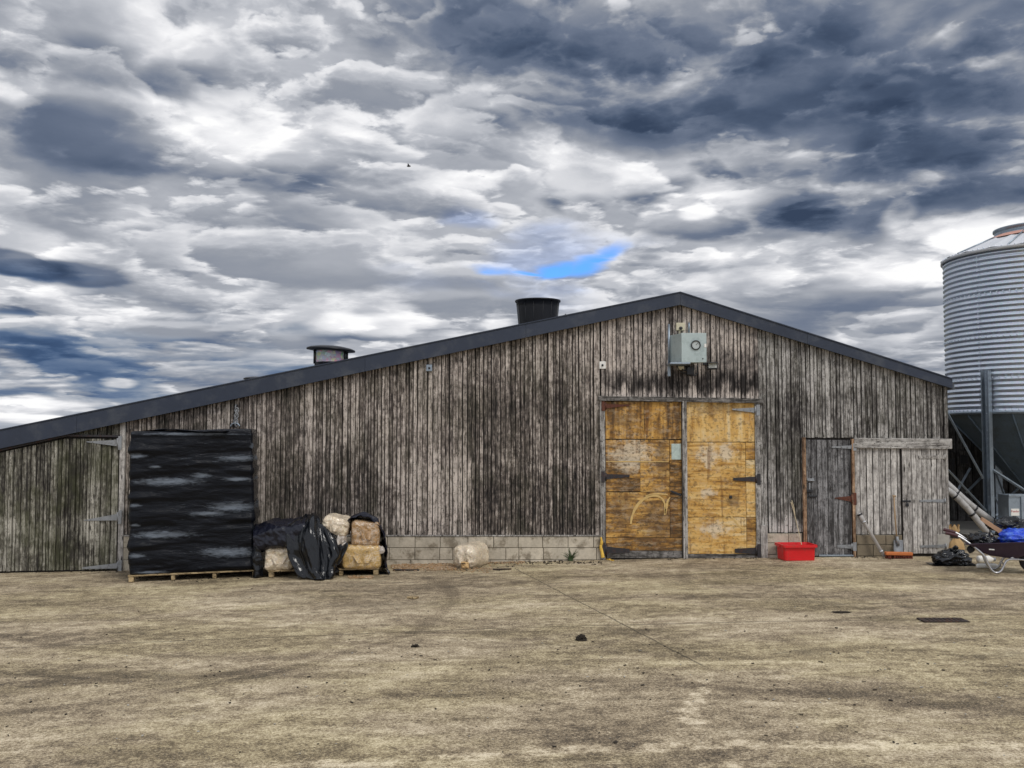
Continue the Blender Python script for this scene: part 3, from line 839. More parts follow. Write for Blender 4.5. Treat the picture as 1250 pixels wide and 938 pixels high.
def gpt(px, py):
    """yard point seen at (px, py)"""
    d = ray(px, py)
    z = 0.0
    for _ in range(20):
        t = (z - CAM_Z) / d.z
        x, y = d.x * t, CAM_Y + d.y * t
        z = gz(x)
    return Vector((x, y, z))


M['ground'] = mk_ground()


# ================================================================== SETTING: the yard
mb = MB()
xs = [-900, -200, -60, -20, -12, -11.6, -9, -6, -3, 0, 2.0, 2.9, 3.8, 6, 9, 12, 14, 20, 60, 200, 900]
ys = [-400, -60, -20, -10, 0, 20, 60, 200, 900]
mb.poly([(x, y, gz(x)) for y in ys for x in xs],
        [(j * len(xs) + i, j * len(xs) + i + 1, (j + 1) * len(xs) + i + 1, (j + 1) * len(xs) + i) for j in range(len(ys) - 1) for i in range(len(xs) - 1)], True)
mb.build('ground', M['ground'], kind='structure')

# ================================================================== BARN
barn = thing('barn', 'long weathered timber boarded barn with an off-centre gable and blue grey bargeboard', 'barn', (0, 0, 0))
BX0, BX1, DEEP = P(-110, 600).x, P(1158, 600).x, 26.0


def lin(a, b, Y=0.0):
    """straight line through two surveyed points; returns z(x)"""
    p, q_ = P(*a, Y), P(*b, Y)
    return lambda x: p.z + (q_.z - p.z) * (x - p.x) / (q_.x - p.x)


FY = -0.13
f_tl, f_tr = lin((0, 526), (830, 358), FY), lin((830, 358), (1160, 463), FY)
f_bl, f_br = lin((0, 548), (830, 372.5), FY), lin((830, 372.5), (1160, 474), FY)
RX = P(830, 358, FY).x
ftop = lambda x: f_tl(x) if x < RX else f_tr(x)
fbot = lambda x: f_bl(x) if x < RX else f_br(x)
EX0, EX1 = P(-112, 500, FY).x, P(1162, 470, FY).x
mb = MB()
cuts = [EX0, P(95, 500, FY).x, P(446, 430, FY).x, P(642, 400, FY).x, RX, P(985, 410, FY).x, EX1]
for a, b in zip(cuts, cuts[1:]):
    a2, b2 = a + 0.002, b - 0.002
    e = lambda x: min(max(x, a + 1e-6), b - 1e-6)
    mb.slab([(a2, 0, fbot(e(a2))), (b2, 0, fbot(e(b2))), (b2, 0, ftop(e(b2))), (a2, 0, ftop(e(a2)))], FY - 0.03, FY + 0.015)
fas = mb.build('bargeboard', M['fascia'], barn)
mb = MB()      # thin drip flashing along the top edge
for (a, b) in ((EX0, RX), (RX, EX1)):
    fa, fb = ftop(a + (1e-6 if a == RX else 0)), ftop(b - (1e-6 if b == RX else 0))
    mb.slab([(a, 0, fa + 0.004), (b, 0, fb + 0.004), (b, 0, fb + 0.022), (a, 0, fa + 0.022)], FY - 0.045, FY + 0.03)
mb.build('flashing', M['fascia'], fas)
mb = MB()
for (a, b) in ((EX0 - 0.1, RX), (RX, EX1 + 0.05)):
    z0, z1 = ftop(a + (1e-6 if a == RX else 0)) - 0.06, ftop(b - (1e-6 if b == RX else 0)) - 0.06
    mb.slab([(a, 0, z0 - 0.09), (b, 0, z1 - 0.09), (b, 0, z1), (a, 0, z0)], FY + 0.02, DEEP + 0.3)
mb.build('roof', M['roof'], barn)
mb = MB()
gb = -0.45
mb.slab([(BX0, 0, gb), (BX1, 0, gb), (BX1, 0, f_br(BX1) + 0.02), (RX, 0, fbot(RX) + 0.02), (BX0, 0, f_bl(BX0) + 0.02)], 0.006, 0.10)
mb.box((BX0 + 0.05, DEEP / 2, (gb + f_bl(BX0)) / 2), (0.1, DEEP - 0.22, f_bl(BX0) - gb))
mb.box((BX1 - 0.05, DEEP / 2, (gb + f_br(BX1)) / 2), (0.1, DEEP - 0.22, f_br(BX1) - gb))
mb.slab([(BX0, 0, gb), (BX1, 0, gb), (BX1, 0, f_br(BX1)), (RX, 0, fbot(RX)), (BX0, 0, f_bl(BX0))], DEEP - 0.1, DEEP)
mb.build('wall_lining', M['backing'], barn)


def boards(name, x0, x1, zb, zt_, mat, parent=None, Y=0.0, pitch=(0.050, 0.095), gap=(0.010, 0.020), proud=(0.0, 0.012, 0.026), th=0.02, rag=0.008, seed=1):
    rnd = random.Random(seed)
    mb = MB()
    x = x0
    while x < x1 - 0.02:
        wd = min(rnd.uniform(*pitch), x1 - x)
        if x1 - x - wd < 0.03:
            wd = x1 - x
        g_ = rnd.uniform(*gap)
        a, b = x + g_ / 2, x + wd - g_ / 2
        d = rnd.choice(proud)
        y0 = Y - th - d
        lean = rnd.uniform(-0.006, 0.006)
        cup = rnd.uniform(-0.003, 0.003)
        r_ = rnd.uniform(-rag, rag)
        at, bt = a + lean, b + lean
        mb.hexa([(a, y0 + cup, zb(a) + r_), (b, y0 - cup, zb(b) + r_), (b, Y + 0.002, zb(b) + r_), (a, Y + 0.002, zb(a) + r_),
                 (at, y0 - cup, zt_(at)), (bt, y0 + cup, zt_(bt)), (bt, Y + 0.002, zt_(bt)), (at, Y + 0.002, zt_(at))])
        x += wd
    return mb.build(name, mat, parent or barn)


roofline = lambda x: fbot(x) + 0.05
const = lambda z: (lambda x: z)
X = lambda px, py=600, Y=0.0: P(px, py, Y).x
Z = lambda py, px=625, Y=0.0: P(px, py, Y).z
sill_l = lin((153, 652.5), (733, 653.5))
boards('boarding', X(153), X(733), sill_l, roofline, M['clad'], seed=3)
boards('boarding', X(733) + 0.01, X(927), lin((733, 484), (927, 487)), roofline, M['clad_gable'], Y=-0.012, seed=5)
boards('boarding', X(927), X(980), const(Z(650)), roofline, M['clad_right'], seed=7)
boards('boarding', X(980), X(1158), lin((980, 534), (1158, 536)), roofline, M['clad_right'], Y=-0.006, seed=9)
boards('boarding', X(1043), X(1099), const(Z(652)), const(Z(546)), M['pale_boards'], pitch=(0.08, 0.115), proud=(0, 0.005), seed=11)
boards('boarding', X(86), X(146), const(Z(532.0, 110)), roofline, M['clad_door_left'], seed=13)

# stone footing: two courses of blocks under each run of boarding
rnd = random.Random(5)


def courses(x0, x1, ztop, hs, mat, mpar, joint=0.010, bl=0.445):
    mb = MB()
    z1 = ztop
    for k, h in enumerate(hs):
        z0 = z1 - h
        x = x0 - (0.22 if k % 2 else 0.0)
        while x < x1 - 0.01:
            l_ = bl + rnd.uniform(-0.03, 0.03) if rnd.random() < 0.8 else bl * 0.5
            a, b = max(x, x0) + joint / 2, min(x + l_, x1) - joint / 2
            if b - a > 0.03:
                dy = rnd.uniform(-0.004, 0.004)
                mb.bbox(((a + b) / 2, -0.028 + dy, (z0 + z1) / 2), (b - a, 0.05, h - joint), 0.006)
            x += l_
        z1 = z0
    o = mb.build('footing', mat, mpar)
    m2 = MB()
    m2.box(((x0 + x1) / 2, -0.012, (ztop + z1) / 2), (x1 - x0, 0.03, ztop - z1))
    m2.build('mortar', M['mortar'], o)
    return o


courses(X(153), X(733), Z(654.5), (0.195, 0.205, 0.2), M['block'], barn)
courses(X(929), X(978), Z(651), (0.16, 0.195, 0.2), M['block'], barn)
courses(X(1043.5), X(1099), Z(653), (0.165, 0.19, 0.12), M['block_brown'], barn, bl=0.5)
mb = MB()
mb.bbox(((X(153) + X(733)) / 2, -0.03, Z(653.8)), (X(733) - X(153), 0.07, 0.022), 0.004)
mb.build('drip_rail', M['post'], barn)

# timbers round the openings
mb = MB()
h0, h1 = P(730, 486), P(931, 489.5)
mb.hexa([(h0.x, -0.10, h0.z - 0.045), (h1.x, -0.10, h1.z - 0.045), (h1.x, 0, h1.z - 0.045), (h0.x, 0, h0.z - 0.045),
         (h0.x, -0.10, h0.z + 0.03), (h1.x, -0.10, h1.z + 0.03), (h1.x, 0, h1.z + 0.03), (h0.x, 0, h0.z + 0.03)])
mb.build('lintel', M['door_dark_h'], barn)


def post(px0, px1, py0, py1, mat, y0=-0.075, name='door_post', lean=0.0):
    a, b = X(px0), X(px1)
    zt0, zb0 = Z(py0, px0), Z(py1, px0)
    mb = MB()
    mb.bbox(((a + b) / 2, y0 / 2 + 0.002, (zt0 + zb0) / 2), (b - a, abs(y0), zt0 - zb0), 0.006)
    return mb.build(name, mat, barn)


post(732.5, 738.5, 489, 683, M['post'])
post(832.5, 838, 490, 683, M['post'], -0.11)
post(921.5, 927.5, 489, 683, M['post'])
post(926.5, 935, 641, 684, M['pale_boards'], -0.09)
post(979, 983, 534, 683, M['orange_post'])
post(1039, 1042, 536, 681, M['orange_post'])
post(146.5, 153, 510, 700, M['pale_boards'], -0.055)
mb = MB()
a, b = P(1041, 541), P(1160, 542)
mb.bbox(((a.x + b.x) / 2, -0.04, (a.z + b.z) / 2), (b.x - a.x, 0.075, 0.175), 0.008, Matrix.Rotation(R(0.5), 3, 'Y'))
mb.build('lintel', M['beam'], barn)
mb = MB()
mb.bbox((X(1149), -0.02, Z(667)), (0.20, 0.05, 0.42), 0.01)
mb.build('footing', M['concrete_pad'], barn)
mb = MB()    # head rail over the left door, following the roof then level
p0, p1, p2 = P(-95, 571), P(84, 531.5), P(148, 532.5)
for a, b in ((p0, p1), (p1, p2)):
    mb.hexa([(a.x, -0.09, a.z - 0.02), (b.x, -0.09, b.z - 0.02), (b.x, 0, b.z - 0.02), (a.x, 0, a.z - 0.02),
             (a.x, -0.09, a.z + 0.014), (b.x, -0.09, b.z + 0.014), (b.x, 0, b.z + 0.014), (a.x, 0, a.z + 0.014)])
mb.build('head_rail', M['hinge_dark'], barn)


def strap(px0, px1, py0, py1, mat, parent, Y, h0=0.10, h1=0.03, plate=True):
    """tapered strap hinge from its knuckle (px0) to its tip (px1)"""
    mb = MB()
    a, b = P(px0, py0), P(px1, py1)
    mb.slab([(a.x, 0, a.z - h0 / 2), (b.x, 0, b.z - h1 / 2), (b.x, 0, b.z + h1 / 2), (a.x, 0, a.z + h0 / 2)], Y - 0.010, Y)
    mb.tube([(a.x, Y - 0.012, a.z - h0 * 0.75), (a.x, Y - 0.012, a.z + h0 * 0.75)], 0.016, 8)
    if plate:
        s_ = 1 if px0 > px1 else -1
        mb.bbox((a.x + s_ * 0.045, Y - 0.018 - 0.006, a.z), (0.06, 0.012, h0 * 2.1), 0.003)
    for k in (0.2, 0.5, 0.8):
        p_ = a.lerp(b, k)
        mb.bbox((p_.x, Y - 0.013, p_.z), (0.016, 0.008, 0.016), 0.003)
    return mb.build('hinge', mat, parent)


# --- left door of boards
dl_top = lambda x: (lin((-95, 573), (84, 535))(x) if x < P(84, 535).x else P(100, 535.5).z) - 0.005
ld = boards('door', X(-90), X(145.5), lin((0, 697), (150, 694.5)), dl_top, M['clad_door_left'], Y=-0.03, seed=21, rag=0.003)
ld['label'] = 'wide mossy grey boarded door at the left end of the barn'
strap(146, 108, 541, 539.5, M['hinge_grey'], ld, -0.075, 0.11, 0.012)
strap(146, 105, 631, 635, M['hinge_grey'], ld, -0.075, 0.11, 0.012)
strap(146, 103, 690, 693, M['hinge_grey'], ld, -0.075, 0.09, 0.03)

# --- big double door: two leaves of plywood sheets
lA = [(739.2, 786, 490.5, 536), (786.4, 831.8, 490.8, 536.3), (739.2, 781, 537, 600), (781.3, 817, 537, 600.3), (817.4, 831.8, 537.5, 562), (817.4, 831.8, 562.4, 602), (739.2, 817, 601, 656), (817.4, 831.8, 602.4, 656), (739.2, 831.8, 656.5, 672)]
lB = [(838.6, 921.5, 491, 539.5), (838.6, 909.8, 540.2, 631), (910.2, 921.5, 540.3, 561), (910.2, 921.5, 561.4, 631.2), (838.6, 909.8, 631.6, 676), (910.2, 922, 631.7, 676)]


def leaf(sheets, botbox, lab):
    mb = MB()
    rr = random.Random(len(sheets))
    for (a, b, c, d) in sheets:
        x0, x1, z1, z0 = X(a), X(b), Z(c), Z(d)
        mb.bbox(((x0 + x1) / 2, -0.03 + rr.uniform(-0.003, 0.003), (z0 + z1) / 2), (x1 - x0 - 0.001, 0.03, z1 - z0 - 0.001), 0.0025)
    o = mb.build('door', M['ply'], barn)
    o['label'] = lab
    a, b, c, d = botbox
    m2 = MB()
    m2.bbox(((X(a) + X(b)) / 2, -0.04, (Z(c) + Z(d)) / 2), (X(b) - X(a), 0.04, Z(c) - Z(d)), 0.005)
    m2.build('bottom_rail', M['door_dark_h'], o)
    return o


dA = leaf(lA, (740, 831.5, 672.3, 681), 'left plywood leaf of the double door, dark stained with a pale notice')
dB = leaf(lB, (838.6, 921.3, 676.3, 681), 'right plywood leaf of the double door, brighter golden with pale scuffs')
strap(739, 768, 496, 495, M['hinge_rust'], dA, -0.052, 0.08, 0.02)
strap(739, 768, 582, 581, M['hinge_dark'], dA, -0.052, 0.09, 0.04)
strap(739, 768, 671, 672, M['hinge_dark'], dA, -0.064, 0.12, 0.06)
strap(921, 893, 501, 500, M['hinge_grey'], dB, -0.052, 0.09, 0.02)
strap(922, 894, 585, 585, M['hinge_dark'], dB, -0.052, 0.09, 0.045)
strap(922, 896, 672, 672, M['hinge_dark'], dB, -0.064, 0.11, 0.07)
mb = MB()
c = P(825, 551.5)
mb.bbox((c.x, -0.051, c.z), (0.165, 0.006, 0.27), 0.002)
mb.build('notice', M['notice'], dA)
mb = MB()
mb.bbox(P(825.5, 602.5, -0.055), (0.19, 0.02, 0.035), 0.006, Matrix.Rotation(R(22), 3, 'Y'))
mb.build('latch', M['black_plastic'], dA)
mb = MB()
mb.bbox(P(892, 607, -0.052), (0.05, 0.02, 0.05), 0.008)
mb.build('latch', M['black_plastic'], dB)


def stroke(pts, wds, parent, Y):
    """an uneven brushed stroke of paint, 2 mm proud"""
    mb = MB()
    n = 36
    P3 = [P(*p_, Y) for p_ in pts]
    rows = [[p_] for p_ in P3]
    cs = [catmull([[p_, p_] for p_ in P3], 0, k / n) for k in range(n + 1)]
    vs = []
    rr = random.Random(int(pts[0][0]))
    for k, c_ in enumerate(cs):
        t_ = (cs[min(k + 1, n)] - cs[max(k - 1, 0)]).normalized()
        nn = Vector((-t_.z, 0, t_.x))
        f = k / n * (len(wds) - 1)
        i = min(int(f), len(wds) - 2)
        w_ = (wds[i] * (1 - f + i) + wds[i + 1] * (f - i)) * rr.uniform(0.7, 1.2)
        vs += [c_ + nn * w_ + Vector((0, -0.002, 0)), c_ - nn * w_ + Vector((0, -0.002, 0))]
    mb.poly(vs, [(2 * k, 2 * k + 1, 2 * k + 3, 2 * k + 2) for k in range(n)])
    return mb.build('paint_mark', M['paint_mark'], parent)


YP = -0.0505
stroke([(770, 640), (772, 629), (778, 617), (788, 608), (799, 605), (807, 608), (811, 614), (812, 621), (811.5, 629)], [0.012, 0.024, 0.022, 0.018, 0.016, 0.016, 0.012], dA, YP)
stroke([(818, 607), (815, 612), (813.5, 620), (812, 628)], [0.008, 0.02, 0.016], dA, YP)
stroke([(788, 605.5), (801, 603), (815, 604)], [0.01, 0.014, 0.012], dA, YP)
stroke([(739.5, 563.6), (785, 563.8), (816, 563.9)], [0.007, 0.010, 0.006], dA, YP)
stroke([(884, 632), (891, 629.5), (897, 636), (903, 643), (911, 647)], [0.008, 0.015, 0.013, 0.012], dB, YP)

# --- dark boarded side door
sd_ = boards('door', X(984), X(1038), const(Z(678.5)), lin((984, 537), (1038, 537.5)), M['door_dark'], Y=-0.02, pitch=(0.085, 0.105), gap=(0.004, 0.008), proud=(0, 0.003), seed=31, rag=0.0)
sd_['label'] = 'narrow dark grey boarded door between orange stained posts'
strap(1038.5, 1014, 546, 546, M['hinge_grey'], sd_, -0.044, 0.06, 0.02)
strap(1038.5, 1018, 609, 608, M['hinge_rust'], sd_, -0.044, 0.10, 0.015)
strap(1038.5, 1021, 667, 667, M['hinge_grey'], sd_, -0.044, 0.07, 0.04)
mb = MB()
mb.bbox(P(989.5, 586, -0.055), (0.12, 0.02, 0.045), 0.006)
mb.tube([P(986, 587, -0.07), P(994, 587, -0.07)], 0.012, 8)
mb.bbox(P(988, 595, -0.06), (0.025, 0.03, 0.14), 0.006)
mb.build('bolt', M['hinge_grey'], sd_)
mb = MB()
mb.bbox(P(988, 599.5, -0.065), (0.10, 0.04, 0.055), 0.01)
mb.bbox(P(992, 606, -0.055), (0.15, 0.02, 0.03), 0.006)
mb.build('padlock', M['black_plastic'], sd_)
mb = MB()
mb.bbox(((X(999) + X(1038)) / 2, -0.05, Z(678)), (0.6, 0.03, 0.028), 0.006)
mb.build('weather_bar', M['galv'], sd_)

# --- pale low door on the right
pd = boards('door', X(1100.5), X(1157.5), const(Z(675.5)), const(Z(547.5)), M['pale_boards'], Y=-0.018, pitch=(0.07, 0.10), gap=(0.006, 0.014), proud=(0, 0.005), seed=41, rag=0.004)
pd['label'] = 'pale silvery boarded door at the right end of the barn'
strap(1152, 1120, 558, 558, M['pale_boards'], pd, -0.042, 0.06, 0.05, False)
strap(1152, 1121, 611.5, 611.5, M['hinge_grey'], pd, -0.042, 0.055, 0.03, False)
strap(1153, 1122, 666.5, 667, M['hinge_grey'], pd, -0.042, 0.06, 0.035, False)
mb = MB()
mb.bbox(P(1106.5, 612, -0.045), (0.15, 0.015, 0.03), 0.004)
mb.bbox(P(1107.5, 616.5, -0.05), (0.05, 0.02, 0.06), 0.006)
mb.build('latch', M['black_plastic'], pd)

# --- roof ventilators
VY = 3.0
v1 = MB()
cx = P(656.5, 380, VY)
zr = ftop(cx.x)
zt1 = P(656, 369, VY).z
r1 = 26.2 / 1200 * (VY - CAM_Y)
r0 = 21.5 / 1200 * (VY - CAM_Y)
zl_ = zr - 0.35
prof = [(r0 * 0.96, zl_)] + [(r0 + (r1 - r0) * max(0, (k / 10 * (zt1 - zl_) - 0.25) / (zt1 - zl_ - 0.25)), zl_ + (zt1 - zl_) * k / 10) for k in range(1, 11)]
prof += [(r1 + 0.03, zt1 + 0.0), (r1 + 0.03, zt1 + 0.03), (r1 - 0.02, zt1 + 0.03), (r0 * 0.9, zl_ + 0.4)]
v1.lathe(prof, (cx.x, VY, 0), 48)
rv = v1.build('roof_fan_cowl', M['fan_black'], barn)
m2 = MB()
for k in range(14):
    an = 2 * math.pi * k / 14
    d = Vector((math.cos(an), math.sin(an), 0))
    m2.tube([Vector((cx.x, VY, zl_ + 0.3)) + d * (r0 + 0.001), Vector((cx.x, VY, zt1)) + d * (r1 + 0.001)], 0.007, 6)
m2.build('rib', M['fan_black'], rv)
m2 = MB()
m2.tube([P(689, 386.5, 0.6), P(690.5, 383.5, 0.6)], 0.012, 6)
m2.build('roof_screw', M['black_plastic'], barn)

nt_m, nt_t = material('coloured_mesh_screen')
vc = nt_t.voro(nt_t.map(nt_t.pos, scale=(11, 11, 14)), 1.0, 'Color')
vcol = nt_t.mix(0.45, (0.50, 0.51, 0.54), vc)
vcol = nt_t.mix(nt_t.mr(nt_t.noise(nt_t.pos, 14.0, 3, 0.6), 0.42, 0.55), (0.48, 0.49, 0.52), vcol)
fin(nt_t, vcol, 0.6)


def ventilator(c, rt, z0):
    """capped outlet: base tube, two posts and a band of mesh under a dished, tilted cap; c = centre of the cap"""
    g_ = MB()
    rb = rt * 0.67
    g_.lathe([(rb, z0), (rb, c.z - 0.27), (rb - 0.03, c.z - 0.27)], (c.x, c.y, 0), 32)
    o = g_.build('roof_ventilator', M['fan_black'], barn)
    g_ = MB()
    g_.lathe([(rb * 0.93, c.z - 0.27), (rb * 0.93, c.z - 0.04)], (c.x, c.y, 0), 32)
    g_.build('mesh_screen', nt_m, o)
    for sx in (-1, 1):
        for sy in (-1, 1):
            g_ = MB()
            an = R(20) * sy
            dx_, dy_ = sx * math.cos(an) * rb, math.sin(an) * rb
            g_.tube([(c.x + dx_, c.y + dy_, c.z - 0.3), (c.x + dx_, c.y + dy_, c.z)], 0.025, 8)
            g_.build('post', M['black_plastic'], o)
    g_ = MB()
    g_.lathe([(0.001, 0.07), (rt * 0.5, 0.06), (rt * 0.85, 0.03), (rt, 0.0), (rt, -0.03), (rt * 0.8, -0.045), (0.001, -0.05)], c, 40, rot=Matrix.Rotation(R(3.6), 3, 'Y'))
    g_.build('cap', M['fan_black'], o)
    return o


c = P(404, 426.5, VY)
ventilator(c, 29.5 / 1200 * (VY - CAM_Y), ftop(c.x) - 0.5)
c = P(610, 424.8, 9.0)
ventilator(c, 0.48, ftop(c.x) - 0.6)
c = P(320, 463.4, 9.0)
ventilator(c, 0.48, ftop(c.x) - 0.6)

# ================================================================== things fixed to the gable
cb = thing('control_box', 'grey green steel control box with a round dial high on the gable', 'control box', P(845, 442, -0.02))
mb = MB()
fx0, fx1 = X(832, 425, -0.42), X(862, 425, -0.42)
zt0, zb0 = Z(407, 840, -0.42), Z(442.5, 840, -0.42)
yf, yb = -0.42, -0.035
sh = X(826.5, 425, yb) - X(832, 425, yf) - 0.13
mb.hexa([(fx0, yf, zb0), (fx1, yf, zb0), (fx1 + sh, yb, zb0), (fx0 + sh, yb, zb0), (fx0, yf, zt0), (fx1, yf, zt0), (fx1 + sh, yb, zt0), (fx0 + sh, yb, zt0)])
mb.build('housing', M['grey_box'], cb)
mb = MB()
mb.bbox(((fx0 + fx1) / 2, yf - 0.008, (zt0 + zb0) / 2), (fx1 - fx0 + 0.006, 0.016, zt0 - zb0 + 0.006), 0.004)
lid = mb.build('front_panel', M['grey_box'], cb)
dc = P(849.3, 421.5, yf - 0.02)
rot = Matrix.Rotation(R(90), 3, 'X')
mb = MB()
mb.lathe([(0.072, 0.0), (0.080, 0.0), (0.082, 0.02), (0.066, 0.024), (0.064, 0.012)], dc + Vector((0, 0.004, 0)), 32, rot=rot)
mb.build('dial_rim', M['black_plastic'], cb)
mb = MB()
mb.lathe([(0.001, 0.008), (0.067, 0.008)], dc + Vector((0, 0.004, 0)), 32, rot=rot)
dl_ = mb.build('dial', M['dial'], cb)
mb = MB()
mb.tube([dc + Vector((0, -0.008, 0)), dc + Vector((0.03, -0.008, 0.03))], 0.004, 6)
mb.build('needle', M['black_plastic'], dl_)
mb = MB()
mb.bbox(P(858, 438, yf - 0.02), (0.02, 0.01, 0.02), 0.004)
mb.build('lock', M['black_plastic'], lid)
mb = MB()
mb.bbox(P(861, 422, yf - 0.018), (0.035, 0.006, 0.06), 0.002)
mb.build('sticker', M['white_plastic'], lid)
mb = MB()
mb.bbox(P(828, 444.7, -0.24), (0.34, 0.40, 0.03), 0.006)
mb.bbox(P(816.5, 452, -0.05), (0.05, 0.05, 0.22), 0.006)
mb.build('bracket', M['galv'], cb)
for px, r_ in ((816.5, 0.022), (841, 0.016)):
    mb = MB()
    mb.tube([P(px, 396 if px < 820 else 394, -0.055), P(px, 446 if px < 820 else 406, -0.055)], r_, 8)
    mb.build('conduit', M['galv'], cb)
for pts in ([(826, 445), (830, 453), (838, 457), (845, 459), (851, 456), (851, 446)], [(836, 445), (838, 453), (843, 459), (847, 452), (847, 445)], [(840, 446), (840, 454), (846, 456)], [(830, 446), (834, 452), (840, 451), (842, 446)]):
    mb = MB()
    P3 = [P(*p_, -0.09 - 0.02 * (i % 2)) for i, p_ in enumerate(pts)]
    mb.tube([catmull([[q_, q_] for q_ in P3], 0, k / 20) for k in range(21)], 0.011, 6)
    mb.build('cable', M['black_plastic'], cb)
mb = MB()
mb.bbox(P(842.5, 453, -0.10), (0.12, 0.09, 0.15), 0.015)
mb.build('junction_block', M['black_plastic'], cb)
mb = MB()
mb.bbox(P(831, 449.5, -0.08), (0.11, 0.07, 0.07), 0.02)
mb.build('gland', M['cream'], cb)

jb = thing('junction_box', 'small cream junction box with a black knob above the control box', 'junction box', P(830.5, 403, 0))
mb = MB()
mb.bbox(P(830.5, 399, -0.07), (0.15, 0.06, 0.13), 0.008)
mb.build('housing', M['cream'], jb)
mb = MB()
mb.lathe([(0.03, 0), (0.026, 0.035), (0.001, 0.037)], P(831, 401, -0.10), 16, rot=rot)
mb.build('knob', M['black_plastic'], jb)
mb = MB()
mb.tube([P(830, 403, -0.08), P(829, 408, -0.08)], 0.012, 6)
mb.build('cable', M['cream'], jb)

fl = thing('floodlight', 'small black floodlight on a bracket right of the control box', 'floodlight', P(868, 446, 0))
mb = MB()
tilt = Matrix.Rotation(R(-14), 3, 'X') @ Matrix.Rotation(R(-6), 3, 'Z')
c = P(869.5, 447.0, -0.24)
mb.bbox(c, (0.17, 0.06, 0.12), 0.012, tilt)
mb.bbox(P(869, 443.2, -0.30), (0.19, 0.13, 0.012), 0.003)
mb.build('housing', M['black_plastic'], fl)
mb = MB()
mb.bbox(c + tilt @ Vector((0, -0.033, -0.002)), (0.135, 0.008, 0.085), 0.003, tilt)
mb.build('lens', M['lamp_glass'], fl)
mb = MB()
mb.tube([P(866, 443, -0.02), P(867, 446, -0.18)], 0.014, 8)
mb.bbox(P(863, 444, -0.045), (0.14, 0.03, 0.05), 0.005)
mb.build('bracket', M['black_plastic'], fl)

for (px, py, lab, sz) in ((735.5, 446, 'small pale socket box on the boarding above the double door corner', 0.11), (524, 449.5, 'small grey box high on the boarding below the bargeboard', 0.10)):
    t_ = thing('socket_box', lab, 'socket box', P(px, py, 0), 'small boxes fixed to the boarding')
    mb = MB()
    mb.bbox(P(px, py, -0.05), (sz, 0.05, sz * 1.15), 0.008)
    mb.build('housing', M['galv'] if px < 600 else M['white_plastic'], t_)
    mb = MB()
    mb.lathe([(0.02, 0), (0.018, 0.02), (0.001, 0.021)], P(px, py, -0.075), 12, rot=rot)
    mb.build('knob', M['black_plastic'], t_)

hk = thing('chain', 'grey chain hanging on the boards above the wrapped pallet stack', 'chain', P(288, 515, -0.03))
mb = MB()
for k in range(7):
    c = P(288.5 + 0.6 * math.sin(k), 497.5 + k * 3.4, -0.06)
    pts = [c + Vector((math.cos(a_) * (0.030 if k % 2 else 0.012), math.cos(a_) * (0.008 if k % 2 else 0.02), math.sin(a_) * 0.045)) for a_ in [2 * math.pi * j / 16 for j in range(17)]]
    mb.tube(pts, 0.010, 6)
mb.build('links', M['hinge_grey'], hk)
mb = MB()
c = P(287, 521, -0.07)
mb.tube([c + Vector((math.cos(a_) * 0.075, 0, math.sin(a_) * 0.06)) for a_ in [math.pi * j / 14 for j in range(15)]], 0.012, 6)
mb.build('ring', M['galv'], hk)
mb = MB()
mb.bbox(P(288.5, 496, -0.04), (0.05, 0.03, 0.05), 0.006)
mb.build('eye_bolt', M['hinge_dark'], hk)

# ================================================================== SILO beside the barn
SY = 3.1
SR = 1.83
SC_ = P(1274, 500, SY)
sg = gz(SC_.x) + 0.16
silo = thing('feed_silo', 'tall corrugated galvanised feed silo on steel legs beside the barn', 'silo', (SC_.x, SY, sg))
ztop, zbot = Z(314.5, 1150, SY), Z(503.5, 1160, SY)
mb = MB()
NR = 31
prof = []
for i in range(NR * 8 + 1):
    z = zbot + (ztop - zbot) * i / (NR * 8)
    prof.append((SR - 0.014 + 0.014 * math.cos(2 * math.pi * i / 8), z))
mb.lathe(prof, (SC_.x, SY, 0), 112)
for zz in (0.0, 0.20, 0.45, 0.72, 1.0):
    z = zbot + (ztop - zbot) * zz
    for k in range(96):
        an = 2 * math.pi * k / 96
        if math.sin(an) < 0.35:
            mb.bbox((SC_.x + math.cos(an) * (SR + 0.004), SY + math.sin(an) * (SR + 0.004), z + 0.02), (0.022, 0.022, 0.022), 0.005)
# vertical sheet seams
for an in (R(-155), R(-122), R(-60), R(-20)):
    for k in range(34):
        z = zbot + (ztop - zbot) * (k + 0.5) / 34
        mb.bbox((SC_.x + math.cos(an) * (SR + 0.003), SY + math.sin(an) * (SR + 0.003), z), (0.018, 0.018, 0.018), 0.004)
mb.build('tank', M['silo'], silo)
rh = 0.82
zh = Z(278, 1240, SY - rh)
mb = MB()
NS = 20
vs, fs = [], []
for i in range(2):
    for k in range(NS * 4):
        an = 2 * math.pi * k / (NS * 4)
        lift = 0.012 if (k % 4 == 0) else 0.0
        rr_ = SR + 0.03 if i == 0 else rh
        vs.append((SC_.x + math.cos(an) * (rr_ + lift), SY + math.sin(an) * (rr_ + lift), (ztop if i == 0 else zh) + lift))
n = NS * 4
fs = [(k, (k + 1) % n, n + (k + 1) % n, n + k) for k in range(n)]
mb.poly(vs, fs)
mb.lathe([(SR + 0.03, ztop), (SR + 0.035, ztop - 0.05), (SR + 0.005, ztop - 0.05)], (SC_.x, SY, 0), 96)
sroof = mb.build('roof', M['cone'], silo)
for k in range(10):
    mb = MB()
    an = 2 * math.pi * (k + 0.25) / 10
    mb.tube([Vector((SC_.x + math.cos(an) * SR, SY + math.sin(an) * SR, ztop + 0.03)), Vector((SC_.x + math.cos(an) * rh, SY + math.sin(an) * rh, zh + 0.025))], 0.014, 6)
    mb.build('roof_seam', M['galv'], sroof)
mb = MB()
